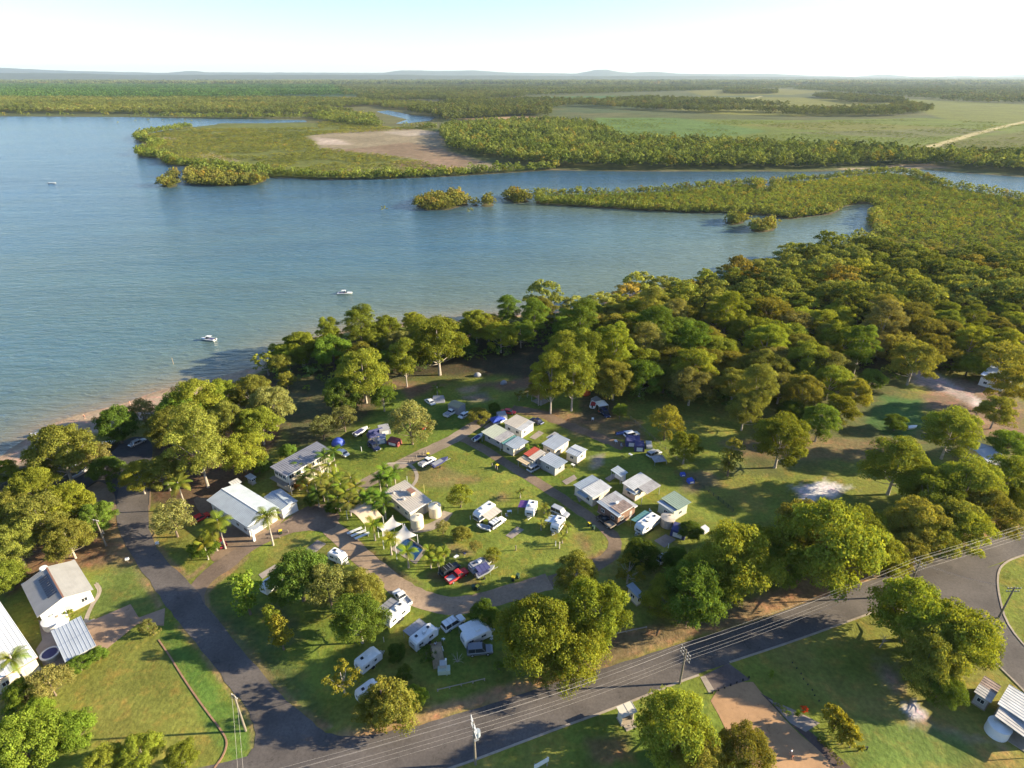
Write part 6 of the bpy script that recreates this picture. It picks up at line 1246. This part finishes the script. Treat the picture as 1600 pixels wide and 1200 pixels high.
# dead pale shrub
x, y = G(715,1035); mb = MB(); 
for k in range(16): a = k*.8; l_ = .8+rnd.random()*.8; mb.tube([(0, 0, .1), (math.cos(a)*l_*.5, math.sin(a)*l_*.5, .9), (math.cos(a)*l_, math.sin(a)*l_, .7+rnd.random())], [.04, .025, .01], 4)
o = mb.build('dead_shrub', M_BARK, None, loc=(x, y, 0)); tag(o, 'leafless pale dead shrub in the shade of the lower camp', 'bush')
x, y = G(1366+8,1010+2); mb = MB(); mb.tube([(0, 0, 0), (.3, 0, 1.6), (.4, .1, 3.0)], [.1, .07, .03])
for k in range(12): a = k*1.9; mb.tube([(.3, 0, 1.4+k*.1), (.3+math.cos(a)*.9, math.sin(a)*.9, 2.2+k*.1)], [.04, .01], 4)
tag(mb.build('dead_sapling', M_BARK, None, loc=(x, y, 0)), 'bare sapling on the grass left of the great dome tree', 'tree')

# ---------------- power poles and lines ----------------
def pole(u, v, h, label, arms=(.96, .86), ang=0.0, trans=False, w=2.6):
    x, y = G(u, v); e = empty('power_pole', (x, y, 0), ang, label, 'power pole'); q = MB(); q.cyl(0, 0, -.2, h, .20, .13, 10); q.build('pole_shaft', M_POLE, e)
    for f in arms:
        a = MB().box(-.06, .06, -w/2, w/2, h*f, h*f+.13).build('crossarm', WHT if trans else M_POLE, e)
        for s in (-.46, -.22, .22, .46): q = MB(); q.cyl(0, s*w, h*f+.13, h*f+.33, .06, .05, 8); q.build('insulator', WHT, a)
    if trans: q = MB(); q.cyl(.55, 0, h*.66, h*.66+1.2, .42, .42, 14); q.build('transformer', M_ROOFB, e); MB().box(-.1, .6, -.5, .5, h*.62, h*.62+.1).build('platform', M_STEEL, e)
    return e, (x, y, h, ang, w)
AR = math.atan2(*(np.subtract(G(1060,1066), G(820,1158))[::-1]))
e1, q1 = pole(743,1194,10.4,'power pole with grey transformer beside the main road at the bottom',(.97,.90,.80),AR,True)
e2, q2 = pole(1062,1068,8.7,'power pole with crossed arms on the kerb by the tan yard',(.96,.87,.78),AR); e3, q3 = pole(1415,932,9.6,'power pole showing just above the great dome tree',(.96,.87),AR,w=2.2)
e4, q4 = pole(1560,966,8.4,'slanted-looking power pole at the road junction on the right',(.95,.86),AR+1.2); e5, q5 = pole(384,1142,9.0,'power pole standing on the lawn strip by the side road',(.95,),1.0,w=1.4); e6, q6 = pole(166,853,7.6,'power pole near the trees above the pale house',(.95,),1.3,w=1.6)
e7, q7 = pole(396,1266,9,'power pole cut by the bottom edge near the side road',(.95,),1.0,w=1.4)
M_WIRE = mat('wire', (.42,.38,.34), .5, spec=.5)
def wires(A, B, label, arms=((.965, (-.46, -.22, .22, .46)),), sag=.8, r=.011):
    xa, ya, ha, aa, wa = A; xb, yb, hb, ab, wb = B; e = empty('power_line', (xa, ya, 0), 0, label, 'power line')
    for f, ss in arms:
        for s in ss:
            a = Vector((xa-math.sin(aa)*s*wa, ya+math.cos(aa)*s*wa, ha*f+.33)); b_ = Vector((xb-math.sin(ab)*s*wb, yb+math.cos(ab)*s*wb, hb*f+.33)); q = MB(); o_ = Vector((xa, ya, 0))
            q.tube([a.lerp(b_, k/14)-o_-Vector((0, 0, sag*4*(k/14)*(1-k/14))) for k in range(15)], r, 4); q.build('wire', M_WIRE, e)
AA = ((.965, (-.46, -.22, .22, .46)), (.86, (-.46, .46)))
xx, yy = G(-60,1420); wires((xx, yy, 10.5, AR, 2.6), q1, 'wires from the transformer pole to the bottom left corner', AA); wires(q1, q2, 'wires between the transformer pole and the pole by the tan yard', AA); wires(q2, q3, 'wires from the tan yard pole towards the great dome tree', AA)
xx, yy = G(1800,800); wires(q3, (xx, yy, 10.5, AR, 2.6), 'wires over the road at the right edge', AA); wires(q3, q4, 'thin wires to the pole at the road junction', ((.95, (-.3, .3)),)); wires(q5, q7, 'thin wires along the lawn strip by the side road', ((.95, (-.46, .46)),), .2, .015)


# ---------------- people ----------------
def person(u, v, ang, label, shirt, shorts, hair, h=1.72, walk=.18, hat=None):
    x, y = G(u, v); e = empty('person', (x, y, 0), ang, label, 'person'); e.scale = (h/1.72,)*3
    def skin(name, m, P_, E_, root=0, sub=1):
        me = bpy.data.meshes.new(name); me.from_pydata([p[:3] for p in P_], E_, []); me.materials.append(m); o = link(name, me, e)
        md = o.modifiers.new('skin', 'SKIN'); md.use_smooth_shade = True
        for i, p in enumerate(P_): me.skin_vertices[0].data[i].radius = (p[3], p[3]*(p[4] if len(p) > 4 else 1)); me.skin_vertices[0].data[i].use_root = (i == root)
        o.modifiers.new('sub', 'SUBSURF').levels = sub; o.modifiers['sub'].render_levels = sub; return o
    w = walk; B = [(0,0,.95,.14),(0,0,1.15,.13),(0,0,1.36,.15),(0,0,1.47,.06),(0,0,1.52,.055),(.01,0,1.62,.095),(0,0,1.70,.075),
      (0,.09,.90,.10),(w*.5,.10,.50,.065),(w,.10,.09,.045),(w+.16,.11,.04,.04),(0,-.09,.90,.10),(-w*.3,-.10,.50,.065),(-w*1.1,-.10,.09,.045),(-w*1.1+.15,-.11,.04,.04),
      (0,.19,1.40,.055),(-.04,.24,1.13,.042),(.08,.25,.90,.032),(0,-.19,1.40,.055),(.05,-.24,1.13,.042),(.16,-.24,.92,.032),(.10,.25,.82,.035),(.18,-.24,.84,.035)]
    Ed = [(0,1),(1,2),(2,3),(3,4),(4,5),(5,6),(0,7),(7,8),(8,9),(9,10),(0,11),(11,12),(12,13),(13,14),(2,15),(15,16),(16,17),(17,21),(2,18),(18,19),(19,20),(20,22)]
    for hx_, hy_, hz_, b0 in ((.10,.25,.82,21),(.18,-.24,.84,22)):
        for k in range(5):
            n0 = len(B); a = (k-2)*.018; ln = (.06,.075,.08,.072,.055)[k]; B += [(hx_+a, hy_+(.03 if k == 0 else 0), hz_-.05, .009), (hx_+a*1.3+.01, hy_, hz_-.05-ln, .008)]; Ed += [(b0, n0), (n0, n0+1)]
    skin('body', M_SKIN, B, Ed)
    skin('shirt', shirt, [(0,0,.93,.165),(0,0,1.15,.155),(0,0,1.37,.17),(0,.20,1.40,.075),(-.02,.235,1.20,.066),(0,-.20,1.40,.075),(.03,-.235,1.20,.066)], [(0,1),(1,2),(2,3),(3,4),(2,5),(5,6)])
    skin('shorts', shorts, [(0,0,.96,.165),(0,.095,.86,.12),(w*.4,.10,.60,.095),(0,-.095,.86,.12),(-w*.25,-.10,.60,.095)], [(0,1),(1,2),(0,3),(3,4)])
    skin('hair', hair, [(-.02,0,1.66,.098),(-.03,0,1.72,.07),(-.06,0,1.60,.06)], [(0,1),(0,2)])
    q = MB(); q.add([(.10,-.015,1.60),(.10,.015,1.60),(.13,0,1.60),(.10,0,1.645)], [(0,1,3),(1,2,3),(2,0,3),(0,2,1)]); q.build('nose', M_SKIN, e)
    for s in (-1, 1): MB().cbox(.098, s*.035, 1.635, .012, .022, .012).build('eye', M_DARK, e)
    return e
S_W = mat('white_shirt', (.75,.78,.82), .8); S_R = mat('rust_shirt', (.45,.12,.06), .8); S_D = mat('dark_shorts', (.05,.05,.08), .8); HR = mat('brown_hair', (.08,.05,.03), .7); S_P = mat('coral_top', (.75,.25,.15), .8); M_HATW = mat('pale_hair', (.4,.33,.22), .8)
person(1234.5,1180,2.2,'person in a white shirt walking on the tan gravel yard',S_W,S_D,HR); person(1236.5,1187,2.4,'smaller person in rust clothes walking just below the white-shirted one',S_R,mat('brown_shorts',(.2,.12,.08),.8),HR,1.35)
person(133,655,1.0,'person in a coral top standing at the water line, left of two',S_P,S_D,M_HATW); person(204,634,.6,'person in a coral top on the sand beside the pale beach tree',S_P,S_W,HR)
person(681,1012,2,'person in pale clothes standing beside the brown tarp-covered trailer',S_W,S_D,HR)


# small camp furniture seen as pale specks
def camp_table(u, v, label, m=WHT, w=1.1):
    x, y = G(u, v); e = empty('camp_table', (x, y, 0), rnd.random()*3, label, 'camp table'); MB().cbox(0, 0, .68, w, .7, .05).build('table_top', m, e)
    for a in (-1, 1):
        for b_ in (-1, 1): MB().cbox(a*(w/2-.08), b_*.28, 0, .05, .05, .68).build('leg', M_STEEL, e)
def camp_chair(u, v, label, m):
    x, y = G(u, v); e = empty('camp_chair', (x, y, 0), rnd.random()*6, label, 'camp chair'); MB().cbox(0, 0, .42, .5, .5, .04).build('seat', m, e); MB().hexa([(-.25,.22,.46),(.25,.22,.46),(.25,.26,.46),(-.25,.26,.46),(-.25,.34,.95),(.25,.34,.95),(.25,.38,.95),(-.25,.38,.95)]).build('backrest', m, e)
    for a in (-1, 1):
        for b_ in (-1, 1): MB().cbox(a*.22, b_*.22, 0, .04, .04, .42).build('leg', M_STEEL, e)
for u, v, lb in ((926,657,'small white table alone on the dirt below the messy camp'), (962,692,'pale table left of the navy awning tent'), (713,873,'white table above the dark wagon and long trailer'), (796,802,'white table between motorhome and purple-awning caravan'), (985,713,'pale table on the grass below the dark blue tent'), (895,729,'small pale table right of the blue-white-roofed cabin')): camp_table(u, v, lb)
for u, v, lb, m in ((693,1001,'pale camp chair right of the large pale caravan',WHT), (691,1018,'pale camp chair beside the brown tarp-covered trailer',WHT), (726,867,'dark camp chair right of the white table above the wagon',M_NAVY), (792,808,'grey camp chair beside the motorhome',M_GREYC), (768,1000,'pale camp chair at the right end of the white-roofed van',WHT), (971,698,'pale camp chair below the navy awning tent',M_GREYC), (936,645,'orange camp chair at the messy camp',M_ORG), (930,640,'rust camp chair at the messy camp',M_BRICK), (1016,800,'pale camp chair beneath the teal awning',WHT)): camp_chair(u, v, lb, m)
